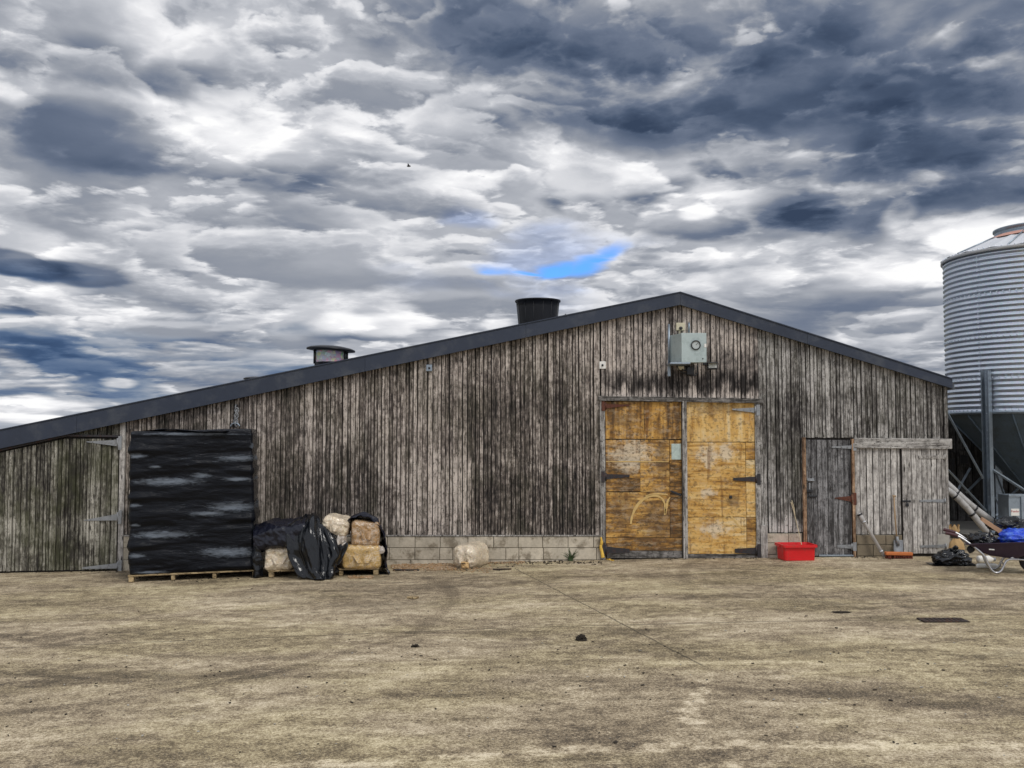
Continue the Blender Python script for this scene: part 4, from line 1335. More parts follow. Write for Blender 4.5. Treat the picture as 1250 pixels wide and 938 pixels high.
zc_ = Z(269.5, 1240, SY - rh)
mb.lathe([(rh - 0.02, zh - 0.03), (rh + 0.03, zh - 0.02), (rh + 0.03, zh + 0.03), (rh, zh + 0.04), (rh, zc_ - 0.03), (rh + 0.035, zc_ - 0.02), (rh + 0.035, zc_ + 0.01), (rh * 0.6, zc_ + 0.05), (0.001, zc_ + 0.07)], (SC_.x, SY, 0), 48)
mb.build('filler_cap', M['galv'], silo)
# pink rust stain painted by weather below the cap
mb = MB()
sl = (zh - ztop) / (SR - rh)
n1_, n2_ = 10, 4
def stain(u, v):
    an = R(-172) + u * R(42)
    rr_ = rh + 0.03 + v * (0.26 - 0.22 * abs(u - 0.45) ** 1.3)
    return Vector((SC_.x + math.cos(an) * (rr_ + 0.022), SY + math.sin(an) * (rr_ + 0.022), zh - (rr_ - rh) * sl + 0.022))
mb.grid(stain, n1_, n2_)
mb.build('rust_stain', M['rust_patch'], sroof)
# hopper cone with folded seams
zo = sg + 0.55
mb = MB()
NH = 12
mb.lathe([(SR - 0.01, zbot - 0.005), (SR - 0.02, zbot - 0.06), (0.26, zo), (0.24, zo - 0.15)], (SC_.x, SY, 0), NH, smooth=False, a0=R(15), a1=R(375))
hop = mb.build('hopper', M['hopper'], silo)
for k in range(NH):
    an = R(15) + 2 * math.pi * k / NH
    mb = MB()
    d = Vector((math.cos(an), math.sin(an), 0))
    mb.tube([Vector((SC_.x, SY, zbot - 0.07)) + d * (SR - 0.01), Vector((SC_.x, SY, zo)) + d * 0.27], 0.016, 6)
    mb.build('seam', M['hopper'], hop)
mb = MB()
mb.lathe([(SR + 0.002, zbot + 0.01), (SR + 0.02, zbot + 0.005), (SR + 0.02, zbot - 0.055), (SR - 0.01, zbot - 0.055)], (SC_.x, SY, 0), 96)
mb.build('ring_band', M['galv'], silo)
legs = []
for k in range(6):
    an = R(-149 + 60 * k)
    d = Vector((math.cos(an), math.sin(an), 0))
    tdir = Vector((-d.y, d.x, 0))
    base = Vector((SC_.x, SY, 0)) + d * (SR + 0.075)
    rotm = Matrix((tdir, d, Vector((0, 0, 1)))).transposed()
    zt_l = Z(452, 1205, SY - SR * 0.56)
    mb = MB()
    hgt = zt_l - sg
    zc2 = (zt_l + sg) / 2
    for (o_, sz) in ((-0.07, (0.018, 0.11, hgt)), (0.07, (0.018, 0.11, hgt)), (0.0, (0.14, 0.014, hgt))):
        mb.box(base + tdir * o_ + d * (0.0 if abs(o_) > 0 else -0.045) + Vector((0, 0, zc2)), sz, rotm)
    mb.box(base + tdir * 0.026 + d * 0.035 + Vector((0, 0, zc2)), (0.045, 0.02, hgt), rotm)
    for q_ in range(int(hgt / 0.16)):
        mb.lathe([(0.013, 0), (0.012, 0.006), (0.001, 0.007)], base + tdir * 0.026 + d * 0.045 + Vector((0, 0, sg + 0.2 + q_ * 0.16)), 6, rot=rotm @ Matrix.Rotation(R(-90), 3, 'X'))
    leg = mb.build('leg', M['galv'], silo)
    m2 = MB()
    m2.bbox(base + Vector((0, 0, sg + 0.012)), (0.32, 0.26, 0.024), 0.004, rotm)
    m2.build('foot_plate', M['galv'], leg)
    legs.append(base.copy())


def brace(a, b, w_=0.022, mat='galv'):
    mb = MB()
    mb.tube([a, b], w_, 4, smooth=False)
    return mb.build('brace', M[mat], silo)


Yl = SY - SR * 0.56
brace(P(1153, 498, 2.0), P(1200, 584, Yl), 0.024)
brace(P(1150, 566, 1.8), P(1204, 624, Yl), 0.022)
brace(P(1212, 574, Yl), P(1262, 606, Yl - 0.1), 0.028)
brace(P(1184, 572, 3.6), P(1166, 604, 3.3), 0.03)
brace(P(1200, 581, 4.0), P(1180, 601, 3.4), 0.034)
brace(P(1214, 607, 3.4), P(1224, 624, 3.4), 0.024)
brace(P(1216, 630, 2.4), P(1233, 618, 2.4), 0.026)
brace(P(1216, 578, 4.6), P(1232, 620, 4.6), 0.026)
for k in range(6):
    a, b = legs[k], legs[(k + 1) % 6]
    if k in (2, 3):
        brace(a + Vector((0, 0, zbot - 0.1)), b + Vector((0, 0, 0.5)), 0.024)
        brace(b + Vector((0, 0, zbot - 0.1)), a + Vector((0, 0, 0.5)), 0.024)


def bez(pts, n=24):
    return [catmull([[q_, q_] for q_ in pts], 0, k / n) for k in range(n + 1)]


for i, pts in enumerate(([(1150, 585, 1.2), (1166, 600, 1.2), (1185, 617, 1.25), (1205, 632, 1.3), (1222, 643, 1.6)],
                         [(1150, 594, 0.9), (1164, 604, 0.9), (1182, 622, 0.95), (1200, 644, 1.0), (1214, 662, 1.3)])):
    t_ = thing('feed_pipe', ('upper', 'lower')[i] + ' of two grey plastic feed pipes sloping from barn to silo', 'pipe', P(*pts[2]), 'feed pipes under the silo')
    mb = MB()
    P3 = [P(*q_) for q_ in pts]
    cv = bez(P3)
    mb.tube(cv, 0.062 - 0.004 * i, 14)
    mb.build('tube', M['pvc'], t_)
    for f in (6, 13, 19):
        mb = MB()
        mb.tube([cv[f].lerp(cv[f + 1], 0.3), cv[f].lerp(cv[f + 1], 0.75)], 0.071, 14)
        mb.build('collar', M['black_plastic'], t_)

pad = thing('concrete_plinth', 'low pale concrete plinth carrying the silo legs behind the wheelbarrow', 'plinth', (SC_.x, SY, gz(SC_.x)))
mb = MB()
mb.bbox((SC_.x, SY + 0.2, gz(10) + 0.03), (SR * 2 + 0.45, SR * 2 + 0.45, 0.20), 0.03)
mb.build('slab', M['plinth'], pad)

fb = thing('feed_control_box', 'grey sheet steel feed box with a white label behind the wheelbarrow', 'control box', P(1241, 640, 0.9))
fr = MB()
Yb = 0.85
x0, x1 = X(1231.5, 620, Yb), X(1262, 620, Yb)
fr.bbox(((x0 + x1) / 2, Yb + 0.2, (Z(604.5, 1240, Yb) + Z(642, 1240, Yb)) / 2), (x1 - x0, 0.4, Z(604.5, 1240, Yb) - Z(642, 1240, Yb)), 0.012)
hb = fr.build('housing', M['galv'], fb)
mb = MB()
for (a, b, c, d) in ((1231, 1262, 603.5, 606.5), (1246, 1249.5, 606.5, 640)):
    mb.bbox(((X(a, 620, Yb) + X(b, 620, Yb)) / 2, Yb - 0.012, (Z(c, 1240, Yb) + Z(d, 1240, Yb)) / 2), (X(b, 620, Yb) - X(a, 620, Yb), 0.03, Z(c, 1240, Yb) - Z(d, 1240, Yb)), 0.004)
mb.build('frame', M['galv'], fb)
mb = MB()
for sx in (0.1, 0.4):
    mb.bbox((x0 + sx, Yb + 0.2, (gz(10) + Z(642, 1240, Yb)) / 2), (0.06, 0.06, Z(642, 1240, Yb) - gz(10)), 0.004)
mb.build('stand', M['galv'], fb)
mb = MB()
lx0, lx1 = X(1234, 620, Yb), X(1244, 620, Yb)
lz = (Z(621.5, 1240, Yb) + Z(629.5, 1240, Yb)) / 2
mb.bbox(((lx0 + lx1) / 2, Yb - 0.003, lz), (lx1 - lx0, 0.006, 0.125), 0.001)
lab = mb.build('label', M['white_plastic'], fb)
fc = bpy.data.curves.new('lettering', 'FONT')
fc.body = 'Feeder'
fc.align_x = 'CENTER'
fc.align_y = 'CENTER'
fc.size = 0.052
fc.extrude = 0.0008
fc.materials.append(M['red_print'])
fo = bpy.data.objects.new('lettering', fc)
COL.objects.link(fo)
fm_ = bpy.data.meshes.new_from_object(fo.evaluated_get(bpy.context.evaluated_depsgraph_get()))
bpy.data.objects.remove(fo)
fo = bpy.data.objects.new('lettering', fm_)
COL.objects.link(fo)
fo.parent = lab
fo.location = wmat(lab).inverted() @ Vector(((lx0 + lx1) / 2, Yb - 0.0075, lz + 0.015))
fo.rotation_euler = (R(90), 0, 0)

# low dark shed behind the silo
shx0, shx1, shy = P(1150, 600, 5.1).x - 0.6, P(1330, 600, 5.1).x, 5.1
shed = thing('lean_to_shed', 'dark low boarded lean-to in the shade behind the silo legs', 'shed', ((shx0 + shx1) / 2, shy, 0))
ztl = 2.75
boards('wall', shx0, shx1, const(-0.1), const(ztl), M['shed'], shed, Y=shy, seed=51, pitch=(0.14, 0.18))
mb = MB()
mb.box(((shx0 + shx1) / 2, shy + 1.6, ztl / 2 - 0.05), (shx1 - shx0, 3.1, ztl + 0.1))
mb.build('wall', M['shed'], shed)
mb = MB()
mb.hexa([(shx0 - 0.1, shy - 0.25, ztl), (shx1 + 0.1, shy - 0.25, ztl), (shx1 + 0.1, shy + 3.3, ztl + 0.25), (shx0 - 0.1, shy + 3.3, ztl + 0.25),
         (shx0 - 0.1, shy - 0.25, ztl + 0.06), (shx1 + 0.1, shy - 0.25, ztl + 0.06), (shx1 + 0.1, shy + 3.3, ztl + 0.31), (shx0 - 0.1, shy + 3.3, ztl + 0.31)])
mb.build('roof', M['roof'], shed)
for (px, py, w_, h_) in ((1176, 560, 0.30, 0.36), (1163, 566, 0.10, 0.5)):
    mb = MB()
    c = P(px, py, shy - 0.06)
    mb.bbox(c, (w_, 0.05, h_), 0.01)
    wdw = mb.build('hatch', M['shed'], shed)
    mb = MB()
    mb.bbox(c + Vector((0, -0.02, -0.02)), (w_ * 0.6, 0.03, h_ * 0.5), 0.01)
    mb.build('pane', M['black_plastic'], wdw)

# ================================================================== PALLET with the film-wrapped stack
def gslope(x):
    return (gz(x + 0.5) - gz(x - 0.5))


def make_pallet(name, label, x0, x1, yf, depth, group, hgt=0.12, yaw=0.0):
    cx, cy = (x0 + x1) / 2, yf + depth / 2
    t_ = thing(name, label, 'pallet', (cx, cy, gz(cx)), group)
    rm = Matrix.Rotation(-math.atan(gslope(cx)), 3, 'Y') @ Matrix.Rotation(R(yaw), 3, 'Z')
    o = Vector((cx, cy, gz(cx)))
    L_ = x1 - x0
    for row in range(3):
        yy = (-0.5 + row * 0.5) * (depth - 0.1)
        for k in range(4):
            mb = MB()
            mb.bbox(o + rm @ Vector((-L_ / 2 + 0.05 + k * (L_ - 0.10) / 3, yy, (hgt - 0.045) / 2 + 0.008)), (0.075 if k in (0, 3) else 0.055, 0.10, hgt - 0.045), 0.005, rm)
            mb.build('block', M['pallet_wood'], t_)
    nb = 6
    for k in range(nb):
        mb = MB()
        yy = (-0.5 + k / (nb - 1)) * (depth - 0.11)
        mb.bbox(o + rm @ Vector((0, yy, hgt - 0.017)), (L_, 0.11, 0.022), 0.004, rm)
        mb.build('deck_board', M['pallet_wood'], t_)
    return t_, o, rm


yf1 = -1.36
YAW = 10.0
xa, xb = P(157, 712, yf1).x - 0.05, P(308, 708, yf1).x - 0.02
pal1, po, prm = make_pallet('pallet', 'timber pallet under the tall black film-wrapped stack', xa, xb, yf1, 0.95, 'timber pallets in front of the barn', yaw=YAW)
wx0, wx1 = P(153, 690, yf1).x - 0.03, P(310, 690, yf1).x - 0.10
wz0, wz1 = po.z + 0.10, P(230, 525, yf1).z
H_ = (wz1 - wz0) / 2
hw = (wx1 - wx0) / 2
wc = Vector(((wx0 + wx1) / 2, yf1 + 0.475, wz0 + H_))
NROW = 6


def wrapdisp(p, n):
    z = (p.z + H_) / (2 * H_) * NROW
    fr_ = z - math.floor(z)
    row = math.floor(z)
    side = 1 if p.x > 0 else 0
    out = (0.009 + 0.014 * nz(Vector((p.x * 0.9, row * 3.3, 2.0)))) * (math.sin(math.pi * min(max(fr_, 0), 1)) ** 0.8) - 0.014
    # loose lips where the film bridges from row to row, on alternating ends
    u = p.x / hw
    end = math.exp(-((abs(u) - 0.80) / 0.30) ** 2) if (row % 2 == (0 if u > 0 else 1)) else 0.25 * math.exp(-((abs(u) - 0.9) / 0.2) ** 2)
    out += 0.045 * end * math.exp(-((fr_ - 0.22) / 0.16) ** 2)
    q_ = Vector((p.x * 1.1, p.y * 1.1, p.z * 5.5))
    out += 0.022 * nz(q_ + Vector((3, 1, 7)), 1.0, 4)
    q2 = Vector((p.x * 2.5, p.y * 2.5, p.z * 14))
    out += 0.010 * (ridge(q2, 1.0, 3) - 1.0) * (0.4 + max(0, nz(q_ * 0.6, 1.0, 2)) * 1.5)
    if abs(n.z) > 0.7:
        out *= 0.5
    # slightly narrower towards the top
    out -= 0.02 * (p.z / H_ + 1) * 0.5 * (1 if abs(n.x) > 0.5 else 0)
    return out


wr = thing('wrapped_stack', 'tall stack of bales wrapped in shiny black stretch film on a pallet', 'wrapped bales', (wc.x, wc.y, wz0))
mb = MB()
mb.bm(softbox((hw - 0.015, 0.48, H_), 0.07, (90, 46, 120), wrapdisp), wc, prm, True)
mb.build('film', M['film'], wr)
mb = MB()      # loose film end lying on top
tz = wc + prm @ Vector((-0.15, -0.2, H_ - 0.012))
mb.grid(lambda u, v: tz + Vector(((u - 0.5) * 1.5, (v - 0.5) * 0.6, 0.03 * nz(Vector((u * 3, v * 3, 1.5)), 1.0, 3) + 0.02 - 0.05 * abs(u - 0.5))), 30, 12)
mb.build('loose_film', M['film'], wr)

# ================================================================== second pallet: shavings bales under a black sheet
yf2 = -1.36
xa, xb = P(326, 700, yf2).x, P(462, 700, yf2).x
pal2, po2, prm2 = make_pallet('pallet', 'low timber pallet under the loose shavings bales and black sheet', xa, xb, yf2 + 0.05, 1.0, 'timber pallets in front of the barn')
BG = 'bales of wood shavings'


def bale(name, label, px0, px1, py0, py1, yf, dp, mat, seed, ry=0.0, rz=0.0, r=0.07, rough=1.0, cat='bale', grp=BG):
    rough *= 0.55
    a, b = P(px0, py1, yf), P(px1, py0, yf)
    c = Vector(((a.x + b.x) / 2, yf + dp / 2, (a.z + b.z) / 2))
    t_ = thing(name, label, cat, (c.x, c.y, min(a.z, b.z)), grp)
    h = ((b.x - a.x) / 2, dp / 2, (b.z - a.z) / 2)
    sv = Vector((seed * 3.1, seed * 1.7, seed))

    def dsp(p, n):
        o = 0.018 * nz(p * 4 + sv, 1.0, 3) + rough * 0.014 * (ridge(p * 7 + sv, 1.0, 3) - 1.1)
        # gathered, creased film across the end
        if n.y < -0.5:
            rr_ = math.hypot(p.x, p.z * 1.2)
            an = math.atan2(p.z, p.x)
            o += rough * 0.012 * math.sin(an * 5 + seed + 6 * nz(p * 5 + sv)) * min(1, rr_ / 0.12) + rough * 0.016 * (ridge(Vector((p.x * 5, seed, p.z * 9)) + sv, 1.0, 3) - 1.2)
        return o
    mb = MB()
    rm = Matrix.Rotation(R(rz), 3, 'Z') @ Matrix.Rotation(R(ry), 3, 'Y')
    mb.bm(softbox(h, min(r, min(h) * 0.95), (30, 40, 28), dsp), c, rm, True)
    mb.build('film', mat, t_)
    # folded flap of film on the end
    mb = MB()
    fo_ = c + rm @ Vector((h[0] * 0.1, -h[1] - 0.012, h[2] * 0.25))
    mb.grid(lambda u, v: fo_ + rm @ Vector(((u - 0.5) * h[0] * 1.1 * (1 - 0.5 * v), -0.03 * math.sin(u * 7 + seed) * v - 0.012 * v, -v * h[2] * 0.65)), 14, 8)
    mb.build('flap', mat, t_)
    return t_


bale('bale', 'brownish film-wrapped shavings bale at the bottom left of the sheeted pile', 322, 357, 669, 697, -1.34, 0.8, M['bale_pale'], 1)
bale('bale', 'golden shavings bale low at the right end, carrying another bale', 414, 462, 666.5, 696, -1.36, 0.75, M['bale_gold'], 2, rough=0.4, rz=6)
bale('bale', 'golden shavings bale with creased film standing on top of another bale', 425.5, 460, 637, 668, -1.32, 0.62, M['bale'], 3, ry=2, rz=10)
bale('bale', 'pale cream shavings bale leaning out at the top of the black sheet', 391, 424, 632, 655, -1.42, 0.7, M['bale_pale'], 4, ry=14, rough=1.4, r=0.1)
bale('bale', 'small scrunched clear bag of shavings held in the folds of the black sheet', 402, 422, 651, 671, -1.44, 0.30, M['clear_bag'], 5, ry=-8, rough=2.0, r=0.12)
bale('bale', 'pale loose shavings bale lying alone on the yard against the footing', 558, 590, 666, 697, -0.80, 0.72, M['bale_pale'], 6, ry=-3, rz=-24, r=0.15, rough=1.0)
mb = MB()
bl = [o for o in bpy.data.objects if o.name == 'bale.005'][0]
c = P(568, 690, -0.90)
mb.bm(softbox((0.07, 0.02, 0.05), 0.018, (12, 4, 10), lambda p, n: 0.02 * nz(p * 20)), c, Matrix.Rotation(R(-24), 3, 'Z'), True)
mb.build('torn_hole', M['raw_wood'], bl)
mb = MB()
mb.bm(softbox((0.07, 0.05, 0.06), 0.045, (10, 10, 10), lambda p, n: 0.03 * nz(p * 12)), P(464, 671, -1.25), None, True)
mb.build('torn_film', M['clear_bag'], bpy.data.objects['bale.001'])

TARP_LABEL = 'crumpled black polythene sheet draped over the shavings bales'
tarp = thing('plastic_sheet', TARP_LABEL, 'plastic sheet', P(390, 705, -1.3))


def cloth(rows, nu, nv, fold, mat, name='sheet'):
    R3 = [[P(*q_) for q_ in r_] for r_ in rows]
    mb = MB()
    G = [[catmull(R3, i / nu, j / nv) for i in range(nu + 1)] for j in range(nv + 1)]
    vs = []
    for j in range(nv + 1):
        for i in range(nu + 1):
            p_ = G[j][i]
            du = G[j][min(i + 1, nu)] - G[j][max(i - 1, 0)]
            dv = G[min(j + 1, nv)][i] - G[max(j - 1, 0)][i]
            n_ = dv.cross(du)
            n_ = n_.normalized() if n_.length > 1e-9 else Vector((0, -1, 0))
            if n_.y > 0:
                n_ = -n_
            q_ = p_ + n_ * fold(i / nu, j / nv, p_)
            q_.z = max(q_.z, gz(q_.x) + 0.012)
            vs.append(q_)
    mb.poly(vs, [(j * (nu + 1) + i, j * (nu + 1) + i + 1, (j + 1) * (nu + 1) + i + 1, (j + 1) * (nu + 1) + i) for j in range(nv) for i in range(nu)], True)
    return mb.build(name, mat, tarp)


def fold_l(u, v, p):
    return 0.035 * nz(p * 3.2 + Vector((1, 2, 3)), 1.0, 4) + 0.018 * (ridge(Vector((p.x * 6 + p.z * 3, p.y * 4, p.z * 5)), 1.0, 3) - 1.2)


def fold_c(u, v, p, k=1.35):
    w_ = u * 17 + 1.6 * nz(Vector((u * 2.5, v * 2, 4.0)), 1.0, 3) + v * 1.3
    s_ = math.sin(w_)
    return k * (0.045 * (abs(s_) ** 0.7) * (1 if s_ > 0 else -0.6)) * (0.35 + 0.65 * min(1, v * 1.6)) + 0.02 * (ridge(Vector((u * 9, v * 3.5, 1)), 1.0, 3) - 1.2)


cloth([[(313, 640, -0.35), (335, 636, -0.35), (360, 633, -0.35), (384, 631, -0.35)],
       [(311, 642, -0.95), (332, 637, -1.0), (354, 634, -1.05), (380, 631, -1.1)],
       [(309, 652, -1.26), (330, 645, -1.36), (352, 643, -1.40), (374, 640, -1.42)],
       [(309, 662, -1.30), (330, 656, -1.42), (352, 655, -1.45), (370, 652, -1.46)],
       [(310, 672, -1.28), (330, 667, -1.40), (354, 668, -1.42), (370, 670, -1.42)],
       [(312, 676, -1.15), (332, 670, -1.25), (356, 671, -1.25), (370, 676, -1.25)]], 70, 60, fold_l, M['tarp_navy'])
cloth([[(308, 655, -0.4), (309, 655, -0.9), (311, 660, -1.28), (318, 668, -1.32)],
       [(306, 680, -0.4), (307, 680, -0.9), (310, 682, -1.32), (320, 680, -1.28)],
       [(305, 704, -0.4), (306, 704, -0.9), (310, 705, -1.36), (321, 703, -1.25)]], 30, 30, fold_l, M['tarp'])
cloth([[(368, 640, -0.5), (376, 634, -0.5), (386, 633, -0.5), (392, 640, -0.6), (398, 648, -0.7)],
       [(356, 640, -1.15), (371, 631, -1.15), (385, 629, -1.2), (392, 639, -1.3), (401, 652, -1.36)],
       [(351, 655, -1.42), (366, 648, -1.50), (384, 648, -1.53), (400, 660, -1.50), (424, 662, -1.40)],
       [(354, 678, -1.46), (368, 676, -1.58), (388, 677, -1.62), (406, 678, -1.55), (422, 676, -1.42)],
       [(362, 694, -1.50), (374, 697, -1.64), (392, 699, -1.68), (404, 695, -1.6), (416, 689, -1.44)],
       [(368, 704, -1.55), (380, 708, -1.72), (396, 709, -1.74), (404, 705, -1.64), (410, 696, -1.46)]], 110, 80, fold_c, M['tarp'])
cloth([[(419, 645, -1.28), (430, 632, -1.28), (446, 629, -1.27), (459, 637, -1.27), (468, 652, -1.27), (471, 672, -1.27), (470, 690, -1.28), (476, 701, -1.34)],
       [(419, 645, -1.16), (430, 631, -1.15), (446, 628, -1.15), (460, 636, -1.15), (469, 652, -1.15), (472, 674, -1.15), (472, 690, -1.16), (476, 700, -1.2)],
       [(420, 648, -0.6), (430, 636, -0.6), (446, 633, -0.6), (458, 640, -0.6), (466, 655, -0.6), (469, 675, -0.6), (469, 690, -0.6), (472, 694, -0.6)],
       [(421, 655, -0.2), (430, 645, -0.2), (446, 642, -0.2), (457, 648, -0.2), (464, 660, -0.2), (466, 675, -0.2), (466, 685, -0.2), (468, 690, -0.2)]], 80, 40, fold_l, M['tarp_navy'])
cloth([[(412, 690, -1.0), (430, 694, -1.05), (450, 697, -1.05), (470, 697, -1.1)],
       [(412, 699, -1.12), (430, 701, -1.15), (452, 702, -1.2), (472, 700, -1.25)]], 30, 10, fold_l, M['tarp'])

# ================================================================== things along the foot of the barn
def basis(yf, px, py):
    return P(px, py, yf)


tub = thing('tub', 'bright red plastic storage tub standing before the dark side door', 'tub', gpt(972, 685))
ty = tub.location.y
k_ = (ty - CAM_Y) / 1200
tw0, tw1 = 41 * k_, 43.5 * k_
tz0, tz1 = gz(tub.location.x) + 0.006, P(972, 665.5, ty).z
td = 0.42


def ring(w_, d_, z, r=0.05, n=5):
    pts = []
    for (sx, sy, a0) in ((1, -1, -90), (1, 1, 0), (-1, 1, 90), (-1, -1, 180)):
        for k in range(n + 1):
            an = R(a0 + 90 * k / n)
            pts.append(Vector((sx * (w_ / 2 - r) + r * math.cos(an), sy * (d_ / 2 - r) + r * math.sin(an), z)))
    return pts


def loft(mb, rings, smooth=False, close=None):
    n = len(rings[0])
    vs = [v for r_ in rings for v in r_]
    fs = [(i * n + k, i * n + (k + 1) % n, (i + 1) * n + (k + 1) % n, (i + 1) * n + k) for i in range(len(rings) - 1) for k in range(n)]
    if close == 'start':
        fs.append(tuple(reversed(range(n))))
    if close == 'end':
        fs.append(tuple((len(rings) - 1) * n + k for k in range(n)))
    return mb.poly(vs, fs, smooth)


tc_ = Vector((tub.location.x + 0.05, ty + td / 2 - 0.02, 0))
trot = Matrix.Rotation(R(4), 3, 'Z')
tr = lambda rs: [[tc_ + trot @ v for v in r_] for r_ in rs]
mb = MB()
hh_ = tz1 - tz0
loft(mb, tr([ring(tw0 * 0.93, td - 0.04, tz0), ring(tw0 * 0.96, td - 0.02, tz0 + hh_ * 0.78), ring(tw0 * 0.99, td, tz0 + hh_ * 0.80), ring(tw0 * 0.99, td, tz1 - 0.01), ring(tw0 * 0.94, td - 0.04, tz1 - 0.01), ring(tw0 * 0.84, td - 0.10, tz0 + 0.012)]), close='start')
loft(mb, tr([ring(tw0 * 0.84, td - 0.10, tz0 + 0.012), ring(0.2, 0.1, tz0 + 0.013)]), close='end')
mb.build('body', M['red_tub'], tub)
mb = MB()
loft(mb, tr([ring(tw0 * 0.99, td, tz1 - 0.045), ring(tw1, td + 0.05, tz1 - 0.04), ring(tw1, td + 0.05, tz1), ring(tw0 * 0.95, td - 0.03, tz1 + 0.004), ring(tw0 * 0.945, td - 0.035, tz1 - 0.02)]))
mb.build('rim', M['red_tub'], tub)
for sx in (-1, 1):
    mb = MB()
    mb.bbox(tc_ + trot @ Vector((sx * (tw1 / 2 + 0.0), 0, tz1 - 0.03)), (0.03, 0.16, 0.035), 0.008, trot)
    mb.build('handle', M['red_tub'], tub)

for i, (pts, lab) in enumerate((([(965.5, 613, -0.06), (969, 625, -0.06), (974, 645, -0.10), (979, 668, -0.3)], 'longer dry cane leaning on the boards behind the red tub'),
                                ([(966.5, 611, -0.06), (969.5, 622, -0.06), (970.5, 633, -0.06)], 'short split cane caught on the boards above the red tub'))):
    mb = MB()
    mb.tube(bez([P(*q_) for q_ in pts], 12), 0.0075, 6)
    tag(mb.build('cane', M['straw'], None), lab, 'cane', 'canes above the red tub')

br = thing('broom', 'orange brown headed yard broom with its grey handle leaning left', 'broom', gpt(1095, 682))
mb = MB()
a, b = P(1048.5, 626.5, -0.07), P(1079.5, 680, -0.22)
mb.tube([a, a.lerp(b, 0.03), a.lerp(b, 0.15), a.lerp(b, 0.16), b], [0.024, 0.036, 0.036, 0.030, 0.030], 12)
mb.build('handle', M['grey_handle'], br)
for f in (0.02, 0.19, 0.86):
    mb = MB()
    mb.tube([a.lerp(b, f), a.lerp(b, f + 0.035)], 0.041, 12)
    mb.build('ferrule', M['steel_tube'] if f > 0.1 else M['black_plastic'], br)
mb = MB()
mb.bbox(P(1097, 676, -0.30), (0.45, 0.09, 0.055), 0.014, Matrix.Rotation(R(1), 3, 'Y'))
mb.build('head', M['orange_broom'], br)
mb = MB()
rb_ = random.Random(2)
c = P(1097, 680, -0.30)
for k in range(150):
    x_, y_ = rb_.uniform(-0.215, 0.215), rb_.uniform(-0.04, 0.04)
    mb.tube([(c.x + x_, c.y + y_, c.z + 0.03), (c.x + x_ * 1.02 + rb_.uniform(-.01, .01), c.y + y_ * 1.4, gz(c.x) + 0.002)], 0.006, 4, False)
mb.build('bristles', M['bristle'], br)

sp = thing('spade', 'upright spade with thin brown handle and grey blade against the pale boards', 'spade', P(1094, 676, -0.08))
mb = MB()
mb.tube([P(1091.2, 606, -0.055), P(1092.5, 630, -0.06), P(1095, 662, -0.09)], [0.012, 0.013, 0.014], 8)
mb.tube([P(1089.5, 605.5, -0.055), P(1093.5, 606, -0.055)], 0.014, 8)
mb.build('handle', M['ash'], sp)
mb = MB()
def blade(u, v):
    q_ = P(1091 + 11.5 * u, 659.5 + v * (15.5 - 3 * abs(u - 0.5) ** 2), -0.085 - 0.05 * v)
    return q_ + Vector((0, 0.03 * (1 - (2 * u - 1) ** 2), 0))
mb.grid(blade, 10, 8)
mb.grid(lambda u, v: blade(u, v) + Vector((0, 0.008, 0)), 10, 8)
mb.tube([P(1095, 655, -0.085), P(1096.5, 666, -0.09)], 0.026, 8)
mb.build('blade', M['hinge_grey'], sp)

# bin bag, paper sack, bottles
def blob_mesh(c, h, seed, amp=0.35, n=26, flat=True, rough=0.05, folds=0.03):
    bm = bmesh.new()
    bmesh.ops.create_icosphere(bm, subdivisions=5, radius=1.0)
    sv = Vector((seed, seed * 2.3, seed * 0.7))
    for v in bm.verts:
        d = v.co.normalized()
        f = 1 + amp * nz(d * 1.3 + sv, 1.0, 3)
        p_ = Vector((d.x * h[0], d.y * h[1], d.z * h[2])) * f
        p_ += d * (folds * (ridge(Vector((d.x * 2.4, d.y * 2.4, d.z * 2)) + sv, 1.0, 3) - 1.2))
        if flat:
            p_.z = max(p_.z, -h[2] * 0.55 + 0.01 * nz(p_ * 6))
        v.co = p_
    return bm


bb = thing('bin_bag', 'collapsed black bin bag on the yard by the pale low door', 'bin bag', gpt(1165, 691))
c = bb.location
mb = MB()
mb.bm(blob_mesh(c, (0.30, 0.20, 0.14), 3.3, 0.26, folds=0.03), c + Vector((0.01, 0.14, 0.085)), None, True)
mb.build('sack', M['binbag'], bb)
mb = MB()
mb.grid(lambda u, v: c + Vector(((u - 0.5) * 0.72 + 0.02, v * 0.34 - 0.05, 0.012 + 0.018 * abs(nz(Vector((u * 6, v * 6, 2)))))), 30, 14)
mb.build('skirt', M['binbag'], bb)
mb = MB()
mb.bm(blob_mesh(c, (0.05, 0.04, 0.05), 7.0, 0.5, flat=False, folds=0.03), c + Vector((0.06, 0.10, 0.25)), None, True)
mb.build('knot', M['binbag'], bb)

